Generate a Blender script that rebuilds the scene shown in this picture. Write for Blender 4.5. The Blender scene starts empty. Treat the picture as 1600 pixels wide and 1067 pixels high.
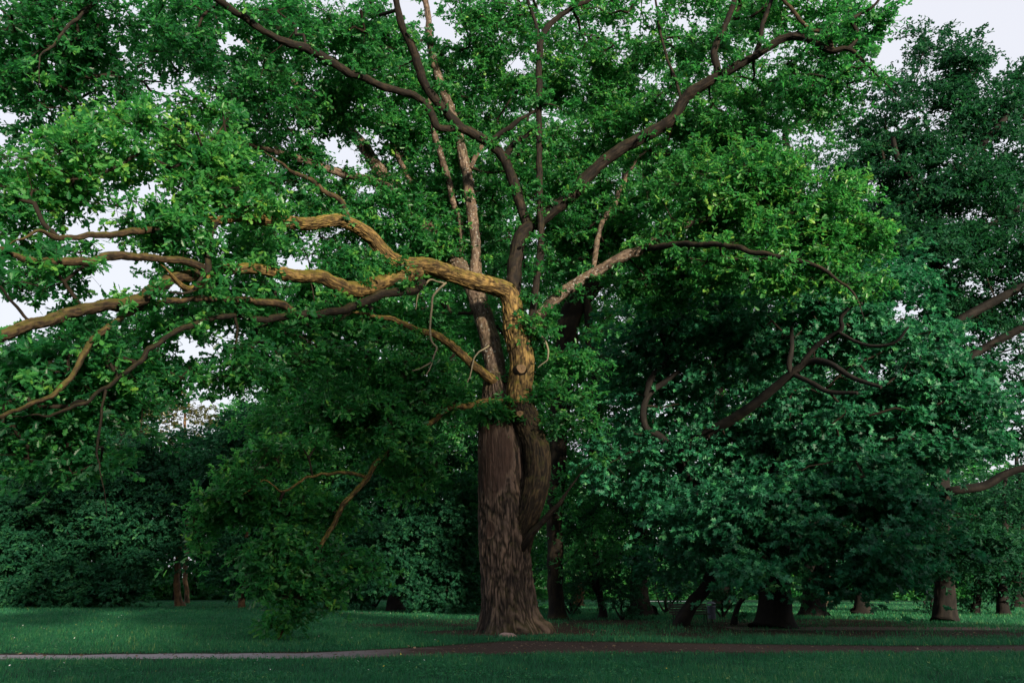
import bpy, math
import numpy as np
R = math.radians
rng = np.random.default_rng(7)
scene = bpy.context.scene
COL = scene.collection

# ------------------------------------------------------------------ camera
FPX, CX, CY, CAMH = 1244.0, 800.0, 533.5, 1.6
PITCH = math.atan((918 - CY) / FPX)
cam_d = bpy.data.cameras.new('camera')
cam_d.lens = 36 * FPX / 1600
cam_d.sensor_width = 36
cam_d.clip_end = 3000
cam = bpy.data.objects.new('camera', cam_d)
COL.objects.link(cam)
cam.location = (0, 0, CAMH)
cam.rotation_euler = (R(90) + PITCH, 0, 0)
scene.camera = cam
SP, CP = math.sin(PITCH), math.cos(PITCH)

def ray(px, py):
    x = (px - CX) / FPX
    y = -(py - CY) / FPX
    return np.array([x, CP - y * SP, SP + y * CP])

def P(px, py, Y):
    d = ray(px, py)
    return np.array([0, 0, CAMH]) + d * (Y / d[1])

def G(px, py):
    d = ray(px, py)
    return np.array([0, 0, CAMH]) + d * (-CAMH / d[2])

def mpp(px, py, Y):           # metres per photo pixel at that depth
    return Y / ray(px, py)[1] / FPX

# ------------------------------------------------------------------ noise
_T = np.random.default_rng(3).random((64, 64, 64)).astype(np.float32)

def vnoise(p):
    p = np.asarray(p, dtype=np.float64)
    i = np.floor(p).astype(np.int64)
    f = p - i
    f = f * f * (3 - 2 * f)
    i0 = i & 63
    i1 = (i + 1) & 63
    x0, y0, z0 = i0[..., 0], i0[..., 1], i0[..., 2]
    x1, y1, z1 = i1[..., 0], i1[..., 1], i1[..., 2]
    fx, fy, fz = f[..., 0], f[..., 1], f[..., 2]
    a = _T[x0, y0, z0] * (1 - fx) + _T[x1, y0, z0] * fx
    b = _T[x0, y1, z0] * (1 - fx) + _T[x1, y1, z0] * fx
    c = _T[x0, y0, z1] * (1 - fx) + _T[x1, y0, z1] * fx
    d = _T[x0, y1, z1] * (1 - fx) + _T[x1, y1, z1] * fx
    return (a * (1 - fy) + b * fy) * (1 - fz) + (c * (1 - fy) + d * fy) * fz

def fbm(p, o=3):
    s = 0; a = 1.0; t = 0
    p = np.asarray(p, float)
    for k in range(o):
        s = s + a * vnoise(p * 2 ** k + 17.3 * k)
        t += a
        a *= .5
    return s / t

def unit(v):
    return v / np.maximum(np.linalg.norm(v, axis=-1, keepdims=True), 1e-9)

# ------------------------------------------------------------------ mesh building
class Mesh:
    """collects vertices and faces of any size, links them as ONE object"""
    def __init__(self):
        self.v, self.l, self.n, self.m, self.s, self.a = [], [], [], [], [], []
        self.c = 0
        self.pa = []
    def add(self, v, faces, mat=0, smooth=True, attr=None, pattr=0.0):
        """faces: int array (F, k)"""
        v = np.asarray(v, np.float32).reshape(-1, 3)
        faces = np.asarray(faces, np.int64)
        self.v.append(v)
        self.l.append((faces + self.c).ravel())
        self.n.append(np.full(len(faces), faces.shape[1], np.int64))
        self.m.append(np.full(len(faces), mat, np.int32))
        self.s.append(np.full(len(faces), smooth, bool))
        self.pa.append(np.broadcast_to(np.asarray(pattr, np.float32), (len(faces),)).copy())
        self.a.append(np.broadcast_to(np.asarray(0.0 if attr is None else attr, np.float32), (len(v),)).copy())
        self.c += len(v)
    def build(self, name, mats, parent=None, origin=None):
        me = bpy.data.meshes.new(name)
        v = np.concatenate(self.v)
        if origin is not None:
            v = v - np.asarray(origin, np.float32)
        l = np.concatenate(self.l); n = np.concatenate(self.n)
        me.vertices.add(len(v)); me.vertices.foreach_set('co', v.ravel())
        me.loops.add(len(l)); me.loops.foreach_set('vertex_index', l.astype(np.int32))
        me.polygons.add(len(n))
        me.polygons.foreach_set('loop_start', np.concatenate([[0], np.cumsum(n)[:-1]]).astype(np.int32))
        me.polygons.foreach_set('material_index', np.concatenate(self.m))
        me.polygons.foreach_set('use_smooth', np.concatenate(self.s))
        me.update(calc_edges=True)
        at = me.attributes.new('wear', 'FLOAT', 'POINT')
        at.data.foreach_set('value', np.concatenate(self.a))
        at = me.attributes.new('tint', 'FLOAT', 'FACE')
        at.data.foreach_set('value', np.concatenate(self.pa))
        for m in (mats if isinstance(mats, (list, tuple)) else [mats]):
            me.materials.append(m)
        o = bpy.data.objects.new(name, me)
        COL.objects.link(o)
        if parent is not None:
            o.parent = parent
        elif origin is not None:
            o.location = [float(q) for q in origin]
        return o

def thing(name, label, cat, loc=(0, 0, 0), group=None):
    o = bpy.data.objects.new(name, None)
    COL.objects.link(o)
    o.location = [float(q) for q in loc]
    tag(o, label, cat, group)
    return o

def tag(o, label=None, cat=None, group=None, kind=None):
    for k, q in (('label', label), ('category', cat), ('group', group), ('kind', kind)):
        if q:
            o[k] = q
    return o

def spline(pts, rad, step):
    """Catmull-Rom through pts, resampled at about `step` metres"""
    pts = np.asarray(pts, float); rad = np.asarray(rad, float)
    if len(pts) == 2:
        pts = np.array([pts[0], pts.mean(0), pts[1]]); rad = np.array([rad[0], rad.mean(), rad[1]])
    q = np.vstack([2 * pts[0] - pts[1], pts, 2 * pts[-1] - pts[-2]])
    out, ro = [], []
    for i in range(len(pts) - 1):
        p0, p1, p2, p3 = q[i:i + 4]
        n = max(2, int(np.linalg.norm(p2 - p1) / step))
        t = np.linspace(0, 1, n, endpoint=False)[:, None]
        out.append(.5 * (2 * p1 + (p2 - p0) * t + (2 * p0 - 5 * p1 + 4 * p2 - p3) * t ** 2 + (3 * p1 - p0 - 3 * p2 + p3) * t ** 3))
        ro.append(rad[i] + (rad[i + 1] - rad[i]) * t[:, 0])
    out.append(pts[-1:]); ro.append(rad[-1:])
    return np.vstack(out), np.concatenate(ro)

def tube(m, p, r, seg=8, mat=0, bark=None, cap=True, flare=None, warp=0.0, wearfn=None):
    """tube along p with radii r; bark = (depth m, ridges per metre) gives real furrows"""
    p = np.asarray(p, float); r = np.asarray(r, float)
    n = len(p)
    t = np.gradient(p, axis=0) if n > 2 else np.repeat((p[-1] - p[0])[None], n, 0)
    t = unit(t)
    ref = np.array([0.0, 1.0, 0.0]) if abs(t[0][1]) < .8 else np.array([1.0, 0, 0])
    a = unit(np.cross(t[0], ref))
    A = np.empty((n, 3))
    for i in range(n):
        a = a - t[i] * np.dot(a, t[i])
        a = a / max(np.linalg.norm(a), 1e-9)
        A[i] = a
    B = np.cross(t, A)
    th = np.linspace(0, 2 * np.pi, seg, endpoint=False)
    c, s = np.cos(th), np.sin(th)
    dirs = A[:, None, :] * c[None, :, None] + B[:, None, :] * s[None, :, None]
    rr = np.repeat(r[:, None], seg, 1)
    wear = np.zeros((n, seg))
    if flare is not None:
        rr = flare(rr, p, dirs)
    if warp:
        q = p[:, None, :] + dirs * rr[..., None]
        rr = rr * (1 + warp * (fbm(q * (0.35 / np.maximum(r.mean(), .05)) + 5.1, 2) - .5) * 2)
    if bark is not None:
        L = np.concatenate([[0], np.cumsum(np.linalg.norm(np.diff(p, axis=0), axis=1))])
        dep, fr = bark
        rm = np.full_like(rr, r.mean()) * fr
        q = np.stack([c[None] * rm, s[None] * rm, np.repeat(L[:, None], seg, 1) * fr * .17], -1)
        q = q + (fbm(q * .45 + 9.2, 2)[..., None] - .5) * 1.6
        n1 = 1 - np.abs(2 * vnoise(q) - 1) ** .8
        n2 = 1 - np.abs(2 * vnoise(q * 2.3 + 31) - 1)
        h = np.clip((.62 * (1 - n1) + .38 * (1 - n2)) * (.55 + .9 * vnoise(q * np.array([.8, .8, 3.4]) + 50)), 0, 1)
        h = np.clip((h - .06) / .62, 0, 1) ** .75
        k = np.ones((n, seg))
        if wearfn is not None:
            wood = wearfn(p[:, None, :] + dirs * rr[..., None])
            k = 1 - .4 * wood
            wear = wood
        rr = rr + (h - .55) * dep * k * np.minimum(1, rr / .12)
        wear = h + 2 * wear       # 0..1 ridge height, above 1 = bare wood
    v = p[:, None, :] + dirs * rr[..., None]
    i = np.arange(n - 1)[:, None] * seg
    j = np.arange(seg)[None]
    j2 = (j + 1) % seg
    f = np.stack([i + j, i + j2, i + seg + j2, i + seg + j], -1).reshape(-1, 4)
    m.add(v.reshape(-1, 3), f, mat, True, wear.ravel())
    if cap:
        m.add(np.vstack([v[-1], p[-1] + t[-1] * r[-1] * .4]), [[k, (k + 1) % seg, seg] for k in range(seg)], mat, True, 0.5)
    return v

# ------------------------------------------------------------------ leaves
def leaf_template(kind):
    if kind == 'oak':
        o = [(.18, .07), (.33, .19), (.41, .11), (.58, .27), (.67, .15), (.86, .20)]
    elif kind == 'oak_mid':
        o = [(.36, .20), (.48, .12), (.76, .25)]
    elif kind == 'maple':
        o = [(.02, .16), (.16, .44), (.36, .20), (.66, .44), (.66, .16)]
    elif kind == 'oval':
        o = [(.3, .24), (.7, .22)]
    else:
        o = [(.5, .30)]
    k = len(o)
    f = .28
    v = [(0, 0, 0)] + [(x, y, y * f) for x, y in o] + [(1, 0, 0)] + [(x, -y, y * f) for x, y in o]
    left = [0] + [k + 1] + list(range(k, 0, -1))
    right = [0] + list(range(k + 2, 2 * k + 2)) + [k + 1]
    return np.array(v, float), np.array([left, right])

TPL = {k: leaf_template(k) for k in ('oak', 'oak_mid', 'maple', 'oval', 'flake')}

def add_leaves(m, base, d, nrm, size, kind, tint, mat=0):
    tv, tf = TPL[kind]
    N = len(base)
    if N == 0:
        return
    d = unit(d)
    nrm = unit(nrm - d * (nrm * d).sum(1, keepdims=True))
    s = np.cross(nrm, d)
    w = size * rng.uniform(.8, 1.15, N)
    v = (base[:, None] + d[:, None] * tv[None, :, 0:1] * size[:, None, None]
         + s[:, None] * tv[None, :, 1:2] * w[:, None, None] + nrm[:, None] * tv[None, :, 2:3] * size[:, None, None])
    f = (tf[None] + (np.arange(N) * len(tv))[:, None, None]).reshape(-1, tf.shape[1])
    m.add(v.reshape(-1, 3), f, mat, False, None, np.repeat(tint, len(tf)))

def sprays(m, C, D, rad, kind, leaf, shoots=7, per=6, flat=.55, twigs=None, young=None, mat=0):
    """leafy twigs: each spray is `shoots` shoots ending in a rosette of `per` leaves"""
    S = len(C)
    if S == 0:
        return
    D = unit(D * np.array([1, 1, .6]) + np.array([0, 0, .05]))
    u = rng.uniform(-.35, 1.0, (S, shoots, 1)) * rad[:, None, None]
    lat = rng.normal(0, .5, (S, shoots, 3)) * rad[:, None, None]
    lat[..., 2] *= flat
    off = D[:, None] * u + lat
    off[..., 2] -= .25 * (off[..., 0] ** 2 + off[..., 1] ** 2) / np.maximum(rad[:, None], .1)
    E = C[:, None] + off
    sd = unit(off + D[:, None] * .35 * rad[:, None, None] + rng.normal(0, .12, off.shape))
    if twigs is not None:
        r = .006
        n = S * shoots
        a = np.repeat(C[:, None], shoots, 1).reshape(-1, 3) - sd.reshape(-1, 3) * .1
        b = E.reshape(-1, 3)
        t = unit(b - a)
        x = unit(np.cross(t, np.array([.3, .5, .81])))
        y = np.cross(t, x)
        ring = [x * math.cos(q) + y * math.sin(q) for q in (0, 2.094, 4.189)]
        v = np.stack([a + q * r * 1.3 for q in ring] + [b + q * r * .6 for q in ring], 1)
        f = np.array([[0, 1, 4, 3], [1, 2, 5, 4], [2, 0, 3, 5]])
        m.add(v.reshape(-1, 3), (f[None] + (np.arange(n) * 6)[:, None, None]).reshape(-1, 4), twigs, True)
    base = np.repeat(E[:, :, None], per, 2)
    sdd = np.repeat(sd[:, :, None], per, 2)
    base = base - sdd * rng.random(base.shape[:3] + (1,)) ** 2 * 1.5 * leaf
    d = unit(sdd * .45 + rng.normal(0, .62, sdd.shape) * np.array([1, 1, .7]))
    d[..., 2] -= .14
    nrm = np.array([0, 0, .75]) + rng.normal(0, .5, d.shape) + sdd * .2 + D[:, None, None] * .55
    tint = rng.beta(2, 3.2, (S, shoots, per))
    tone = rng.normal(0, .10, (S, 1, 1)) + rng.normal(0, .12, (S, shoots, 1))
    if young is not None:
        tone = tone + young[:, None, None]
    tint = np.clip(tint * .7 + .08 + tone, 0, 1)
    size = leaf * rng.uniform(.65, 1.2, tint.shape)
    add_leaves(m, base.reshape(-1, 3), d.reshape(-1, 3), nrm.reshape(-1, 3), size.ravel(), kind, tint.ravel(), mat)

COVER = 2.6
def lobe_points(lobes, cover, disc, gap=.36, gscale=.75):
    """spray centres in the ellipsoid lobes (px, py, Y, rx px, ry px, depth m [, weight])"""
    C, D, Yg = [], [], []
    for L in lobes:
        px, py, Y, rx, ry, rd = L[:6]
        w = L[6] if len(L) > 6 else 1.0
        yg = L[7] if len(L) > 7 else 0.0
        c = P(px, py, Y)
        k = mpp(px, py, Y)
        ax = np.array([rx * k, rd, ry * k])
        n = int(COVER * cover * w * math.pi * ax[0] * ax[2] / disc) + 2
        q = unit(rng.normal(0, 1, (n * 3, 3)))
        q *= rng.random((n * 3, 1)) ** .40
        pt = c + q * ax
        nz = fbm(pt * gscale * np.array([.8, .8, 1.6]) + 3.7, 2)
        keep = nz > gap + rng.normal(0, .03, len(nz))
        pt, q = pt[keep][:n], q[keep][:n]
        C.append(pt); D.append(unit(q * ax + rng.normal(0, .35, q.shape) + np.array([0, 0, .1])))
        Yg.append(np.full(len(pt), yg))
    C = np.vstack(C); D = np.vstack(D); Yg = np.concatenate(Yg)
    ok = C[:, 2] > .25
    return C[ok], D[ok], Yg[ok]

def grow(seed, targets, rmax, r0=.0065, ex=.45, up=.3):
    """join every spray to the nearest wood; returns list of (points, radii)"""
    T = len(targets)
    seed = np.asarray(seed, float)
    cap = len(seed) + T * 7
    X = np.empty((cap, 3)); X[:len(seed)] = seed
    par = np.full(cap, -1); cnt = np.zeros(cap)
    n = len(seed)
    d0 = np.full(T, 1e9)
    for i in range(0, T, 400):
        d0[i:i + 400] = np.sqrt(((targets[i:i + 400, None] - seed[None]) ** 2).sum(-1)).min(1)
    chains = []
    for ti in np.argsort(d0):
        t = targets[ti]
        dv = X[:n] - t
        d = np.sqrt((dv ** 2).sum(1)) + up * np.maximum(dv[:, 2], 0)
        j = int(d.argmin())
        a = X[j]
        dist = np.linalg.norm(t - a)
        k = int(np.clip(dist / .45, 1, 6))
        f = np.linspace(0, 1, k + 1)[1:, None]
        mid = a + (t - a) * f
        mid += rng.normal(0, .045, mid.shape) * min(dist, 2.5) * (f < .99)
        mid[:, 2] += math.sin(1) * .10 * dist * (f[:, 0] * (1 - f[:, 0])) * 2
        idx = [j]
        for q in mid:
            X[n] = q; par[n] = idx[-1]; idx.append(n); n += 1
        chains.append(idx)
        b = idx[-1]
        while b >= 0:
            cnt[b] += 1
            b = par[b]
    out = []
    for idx in chains:
        c = cnt[idx].copy()
        c[0] = c[1]
        r = np.minimum(r0 * c ** ex, rmax)
        r[-1] *= .6
        out.append((X[idx], r))
    return out

def add_wood(m, chains, mat, seg=5, minr=0.0):
    for p, r in chains:
        if r[0] < minr:
            continue
        if len(p) < 3:
            p = np.array([p[0], (p[0] + p[-1]) / 2, p[-1]]); r = np.array([r[0], r.mean(), r[-1]])
        tube(m, p, r, 7 if r[0] > .03 else (seg if r[0] > .012 else 3), mat, cap=False)

# ------------------------------------------------------------------ materials
def nt(name):
    m = bpy.data.materials.new(name)
    m.use_nodes = True
    t = m.node_tree
    t.nodes.clear()
    return m, t, t.nodes, t.links

def N(nodes, typ, **kw):
    n = nodes.new(typ)
    for k, q in kw.items():
        if k.startswith('i_'):
            n.inputs[k[2:].replace('_', ' ')].default_value = q
        else:
            setattr(n, k, q)
    return n

def ramp(nodes, stops):
    n = nodes.new('ShaderNodeValToRGB')
    e = n.color_ramp.elements
    while len(e) < len(stops):
        e.new(.5)
    for q, (p, c) in zip(e, stops):
        q.position = p
        q.color = (*c, 1)
    return n

def leaf_mat(name, stops, trans, tfac=.38, rough=.42, spec=.35):
    m, t, nd, ln = nt(name)
    at = N(nd, 'ShaderNodeAttribute', attribute_name='tint')
    cr = ramp(nd, stops)
    ln.new(at.outputs['Fac'], cr.inputs[0])
    b = N(nd, 'ShaderNodeBsdfPrincipled')
    b.inputs['Roughness'].default_value = rough
    b.inputs['Specular IOR Level'].default_value = spec
    ln.new(cr.outputs[0], b.inputs['Base Color'])
    tr = N(nd, 'ShaderNodeBsdfTranslucent')
    mixc = N(nd, 'ShaderNodeMix', data_type='RGBA')
    mixc.inputs[0].default_value = .55
    ln.new(cr.outputs[0], mixc.inputs[6])
    mixc.inputs[7].default_value = (*trans, 1)
    ln.new(mixc.outputs[2], tr.inputs['Color'])
    mx = N(nd, 'ShaderNodeMixShader')
    mx.inputs[0].default_value = tfac
    ln.new(b.outputs[0], mx.inputs[1]); ln.new(tr.outputs[0], mx.inputs[2])
    o = N(nd, 'ShaderNodeOutputMaterial')
    ln.new(mx.outputs[0], o.inputs[0])
    return m

LEAF = {
    'oak': leaf_mat('oak leaf', [(0, (.006, .052, .022)), (.35, (.018, .118, .036)), (.7, (.056, .222, .045)), (1, (.18, .35, .05))], (.08, .50, .09), .50),
    'maple': leaf_mat('maple leaf', [(0, (.006, .046, .028)), (.45, (.016, .135, .064)), (.8, (.050, .235, .085)), (1, (.08, .22, .07))], (.04, .34, .11), .40, .55, .4),
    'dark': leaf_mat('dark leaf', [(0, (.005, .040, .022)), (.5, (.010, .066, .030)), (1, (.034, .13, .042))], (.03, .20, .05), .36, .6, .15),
    'olive': leaf_mat('olive leaf', [(0, (.03, .045, .015)), (.5, (.07, .075, .022)), (1, (.13, .11, .035))], (.12, .12, .03), .3),
}

def bark_mat(name, dark, mid, light, moss=0.0, scale=6.0, mosscol=(.062, .060, .008), lichen=0.0, wood=None, bump=.5):
    m, t, nd, ln = nt(name)
    tc = N(nd, 'ShaderNodeTexCoord')
    mp = N(nd, 'ShaderNodeMapping')
    mp.inputs['Scale'].default_value = (1, 1, .28)
    ln.new(tc.outputs['Object'], mp.inputs['Vector'])
    n1 = N(nd, 'ShaderNodeTexNoise', i_Scale=scale * 2.4, i_Detail=6.0, i_Roughness=.62)
    ln.new(mp.outputs[0], n1.inputs['Vector'])
    n2 = N(nd, 'ShaderNodeTexNoise', i_Scale=scale * .22, i_Detail=3.0)
    ln.new(tc.outputs['Object'], n2.inputs['Vector'])
    at = N(nd, 'ShaderNodeAttribute', attribute_name='wear')
    cl = N(nd, 'ShaderNodeMath', operation='MINIMUM'); cl.inputs[1].default_value = 1.0
    ln.new(at.outputs['Fac'], cl.inputs[0])
    ad = N(nd, 'ShaderNodeMath', operation='MULTIPLY_ADD'); ad.inputs[1].default_value = .75
    ln.new(cl.outputs[0], ad.inputs[0])
    m1 = N(nd, 'ShaderNodeMath', operation='MULTIPLY'); m1.inputs[1].default_value = .55
    ln.new(n1.outputs['Fac'], m1.inputs[0]); ln.new(m1.outputs[0], ad.inputs[2])
    cr = ramp(nd, [(.30, dark), (.66, mid), (1.0, light)])
    ln.new(ad.outputs[0], cr.inputs[0])
    # slow colour drift along the bark
    hv = N(nd, 'ShaderNodeMix', data_type='RGBA', blend_type='MULTIPLY')
    hv.inputs[0].default_value = .6
    dr = ramp(nd, [(.32, (.42, .41, .44)), (.68, (1.4, 1.28, 1.08))])
    ln.new(n2.outputs['Fac'], dr.inputs[0])
    ln.new(cr.outputs[0], hv.inputs[6]); ln.new(dr.outputs[0], hv.inputs[7])
    col = hv.outputs[2]
    if lichen:
        n4 = N(nd, 'ShaderNodeTexNoise', i_Scale=scale * 1.6, i_Detail=4.0)
        ln.new(tc.outputs['Object'], n4.inputs['Vector'])
        lr = ramp(nd, [(.60, (0, 0, 0)), (.68, (lichen, lichen, lichen))])
        ln.new(n4.outputs['Fac'], lr.inputs[0])
        lx = N(nd, 'ShaderNodeMix', data_type='RGBA')
        ln.new(lr.outputs[0], lx.inputs[0]); ln.new(col, lx.inputs[6]); lx.inputs[7].default_value = (.24, .24, .22, 1)
        col = lx.outputs[2]
    if moss:
        ge = N(nd, 'ShaderNodeNewGeometry')
        sx = N(nd, 'ShaderNodeSeparateXYZ'); ln.new(ge.outputs['Normal'], sx.inputs[0])
        n3 = N(nd, 'ShaderNodeTexNoise', i_Scale=scale * .5, i_Detail=6.0, i_Roughness=.7)
        ln.new(tc.outputs['Object'], n3.inputs['Vector'])
        ma = N(nd, 'ShaderNodeMath', operation='MULTIPLY_ADD'); ma.inputs[1].default_value = .30
        ln.new(sx.outputs[2], ma.inputs[0]); ln.new(n3.outputs['Fac'], ma.inputs[2])
        mr = ramp(nd, [(.52, (0, 0, 0)), (.74, (moss, moss, moss))])
        ln.new(ma.outputs[0], mr.inputs[0])
        mx = N(nd, 'ShaderNodeMix', data_type='RGBA')
        ln.new(mr.outputs[0], mx.inputs[0]); ln.new(col, mx.inputs[6]); mx.inputs[7].default_value = (*mosscol, 1)
        col = mx.outputs[2]
    if wood:
        gt = N(nd, 'ShaderNodeMapRange'); gt.inputs[1].default_value = 1.1; gt.inputs[2].default_value = 2.2
        ln.new(at.outputs['Fac'], gt.inputs[0])
        mp2 = N(nd, 'ShaderNodeMapping'); mp2.inputs['Scale'].default_value = (9, 9, .9)
        ln.new(tc.outputs['Object'], mp2.inputs[0])
        nw = N(nd, 'ShaderNodeTexNoise', i_Scale=1.0, i_Detail=5.0); ln.new(mp2.outputs[0], nw.inputs['Vector'])
        wr = ramp(nd, [(.3, tuple(.45 * q for q in wood)), (.55, wood), (.8, tuple(1.7 * q for q in wood))])
        ln.new(nw.outputs['Fac'], wr.inputs[0])
        wx = N(nd, 'ShaderNodeMix', data_type='RGBA')
        ln.new(gt.outputs[0], wx.inputs[0]); ln.new(col, wx.inputs[6]); ln.new(wr.outputs[0], wx.inputs[7])
        col = wx.outputs[2]
    b = N(nd, 'ShaderNodeBsdfPrincipled')
    b.inputs['Roughness'].default_value = .85
    b.inputs['Specular IOR Level'].default_value = .2
    ln.new(col, b.inputs['Base Color'])
    bp = N(nd, 'ShaderNodeBump', i_Strength=bump, i_Distance=.03)
    ln.new(n1.outputs['Fac'], bp.inputs['Height']); ln.new(bp.outputs[0], b.inputs['Normal'])
    o = N(nd, 'ShaderNodeOutputMaterial'); ln.new(b.outputs[0], o.inputs[0])
    return m

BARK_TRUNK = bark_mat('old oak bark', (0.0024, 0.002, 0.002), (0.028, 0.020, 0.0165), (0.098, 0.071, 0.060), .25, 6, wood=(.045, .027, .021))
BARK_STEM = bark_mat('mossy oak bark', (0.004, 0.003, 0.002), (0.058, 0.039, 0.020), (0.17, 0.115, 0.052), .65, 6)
BARK_LIT = bark_mat('sunlit bough bark', (0.0035, 0.0026, 0.0014), (0.056, 0.037, 0.0145), (0.165, 0.112, 0.042), .6, 7, mosscol=(.10, .090, .010))  # golden sunlight put into the bark and moss colour
BARK_DEEP_SHADE = bark_mat('dark oak bark', (0.0014, 0.0011, 0.001), (0.0065, 0.0048, 0.0036), (0.019, 0.0135, 0.009), .15, 7)  # canopy shade on limbs and the second trunk put into the bark colour
BARK_HALF_SHADE = bark_mat('shaded bough bark', (.003, .0022, .0016), (.024, .016, .009), (.062, .042, .022), .5, 7)  # outer boughs: shade from the leaves worked into a darker brown
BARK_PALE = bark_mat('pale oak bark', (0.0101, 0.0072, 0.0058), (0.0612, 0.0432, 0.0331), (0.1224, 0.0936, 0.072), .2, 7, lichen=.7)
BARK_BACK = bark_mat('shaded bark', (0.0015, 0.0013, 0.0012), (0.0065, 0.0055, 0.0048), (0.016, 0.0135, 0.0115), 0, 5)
BARK_SLIM = bark_mat('slim brown bark', (0.03, 0.0192, 0.012), (0.096, 0.06, 0.036), (0.156, 0.102, 0.066), .1, 8)
BARK_TWIG = bark_mat('twig bark', (.010, .007, .004), (.026, .018, .010), (.05, .036, .02), 0, 8, bump=.1)
DEAD = bark_mat('dead pale twig', (.12, .11, .08), (.26, .24, .17), (.38, .36, .27), 0, 8, bump=.1)
CUT = bark_mat('cut wood', (.03, .02, .012), (.10, .066, .036), (.19, .13, .075), 0, 14, bump=.2)

def simple(name, c, rough=.6, metal=0.0, var=.3, scale=8):
    m, t, nd, ln = nt(name)
    tc = N(nd, 'ShaderNodeTexCoord')
    n1 = N(nd, 'ShaderNodeTexNoise', i_Scale=scale, i_Detail=5.0); ln.new(tc.outputs['Object'], n1.inputs['Vector'])
    cr = ramp(nd, [(.25, tuple(q * (1 - var) for q in c)), (.75, tuple(q * (1 + var) for q in c))])
    ln.new(n1.outputs['Fac'], cr.inputs[0])
    b = N(nd, 'ShaderNodeBsdfPrincipled')
    b.inputs['Roughness'].default_value = rough; b.inputs['Metallic'].default_value = metal
    ln.new(cr.outputs[0], b.inputs['Base Color'])
    o = N(nd, 'ShaderNodeOutputMaterial'); ln.new(b.outputs[0], o.inputs[0])
    return m

# ------------------------------------------------------------------ the setting: ground, paths, grass
_pe = np.array([(-900, 1022, 1031), (-50, 1022, 1031), (150, 1022, 1031), (400, 1020, 1030), (520, 1018, 1029), (620, 1013, 1026), (700, 1008, 1023),
                (800, 1001, 1022), (900, 1002, 1021), (1000, 1003, 1020), (1200, 1007, 1020), (1400, 1009, 1020), (1650, 1008, 1019), (2500, 1008, 1019)], float)
_far = np.array([G(a, b) for a, b, c in _pe]); _near = np.array([G(a, c) for a, b, c in _pe])

def path_edges(x):
    return np.interp(x, _near[:, 0], _near[:, 1]), np.interp(x, _far[:, 0], _far[:, 1])

OAK = G(795, 990)
YT = float(OAK[1]) + .9                       # depth of the trunk axis

def dirtness(x, y):
    """0 grass .. 1 bare earth: under the oak, along the path, under the canopy by the bench"""
    q = np.stack([x, y, np.zeros_like(x)], -1)
    nz = fbm(q * .5 + 11, 3) - .5
    d = np.zeros_like(x)
    r = np.hypot((x - OAK[0] - .3) / 1.5, (y - YT) / 1.0)
    d = np.maximum(d, np.clip((3.1 - r) / 1.2, 0, 1))
    lo, hi = path_edges(x)
    e = np.minimum(y - lo, hi - y)
    d = np.maximum(d, np.clip(.25 + (e + .25) / .5, 0, 1) * (e > -.6))
    # earth between the trunks beyond the oak, spread wider to imitate dark crown shade
    s = np.clip((y - np.where(x > 1, 26.5, 33)) / 3, 0, 1) * np.clip((47 - y) / 4, 0, 1) * np.clip((x + 8.5) / 3, 0, 1) * np.clip((24 - x) / 6, 0, 1)
    d = np.maximum(d, s * .72)
    return np.clip(d + nz * .9 * (d > .02) * (d < .999), 0, 1)

def ground_mat():
    m, t, nd, ln = nt('lawn and earth')
    tc = N(nd, 'ShaderNodeTexCoord')
    at = N(nd, 'ShaderNodeAttribute', attribute_name='wear')
    n1 = N(nd, 'ShaderNodeTexNoise', i_Scale=.35, i_Detail=5.0); ln.new(tc.outputs['Object'], n1.inputs['Vector'])
    n2 = N(nd, 'ShaderNodeTexNoise', i_Scale=14.0, i_Detail=6.0, i_Roughness=.7); ln.new(tc.outputs['Object'], n2.inputs['Vector'])
    g1 = ramp(nd, [(.3, (.004, .030, .014)), (.7, (.010, .062, .026))]); ln.new(n1.outputs['Fac'], g1.inputs[0])
    g2 = N(nd, 'ShaderNodeMix', data_type='RGBA', blend_type='MULTIPLY'); g2.inputs[0].default_value = .8
    r2 = ramp(nd, [(.3, (.45, .5, .5)), (.7, (1.35, 1.3, 1.2))]); ln.new(n2.outputs['Fac'], r2.inputs[0])
    ln.new(g1.outputs[0], g2.inputs[6]); ln.new(r2.outputs[0], g2.inputs[7])
    e1 = ramp(nd, [(.25, (.014, .009, .007)), (.5, (.032, .020, .015)), (.8, (.07, .048, .036))]); ln.new(n2.outputs['Fac'], e1.inputs[0])
    mx = N(nd, 'ShaderNodeMix', data_type='RGBA')
    ln.new(at.outputs['Fac'], mx.inputs[0]); ln.new(g2.outputs[2], mx.inputs[6]); ln.new(e1.outputs[0], mx.inputs[7])
    b = N(nd, 'ShaderNodeBsdfPrincipled'); b.inputs['Roughness'].default_value = .95; b.inputs['Specular IOR Level'].default_value = .1
    ln.new(mx.outputs[2], b.inputs['Base Color'])
    bp = N(nd, 'ShaderNodeBump', i_Strength=.6, i_Distance=.05); ln.new(n2.outputs['Fac'], bp.inputs['Height']); ln.new(bp.outputs[0], b.inputs['Normal'])
    o = N(nd, 'ShaderNodeOutputMaterial'); ln.new(b.outputs[0], o.inputs[0])
    return m

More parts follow.
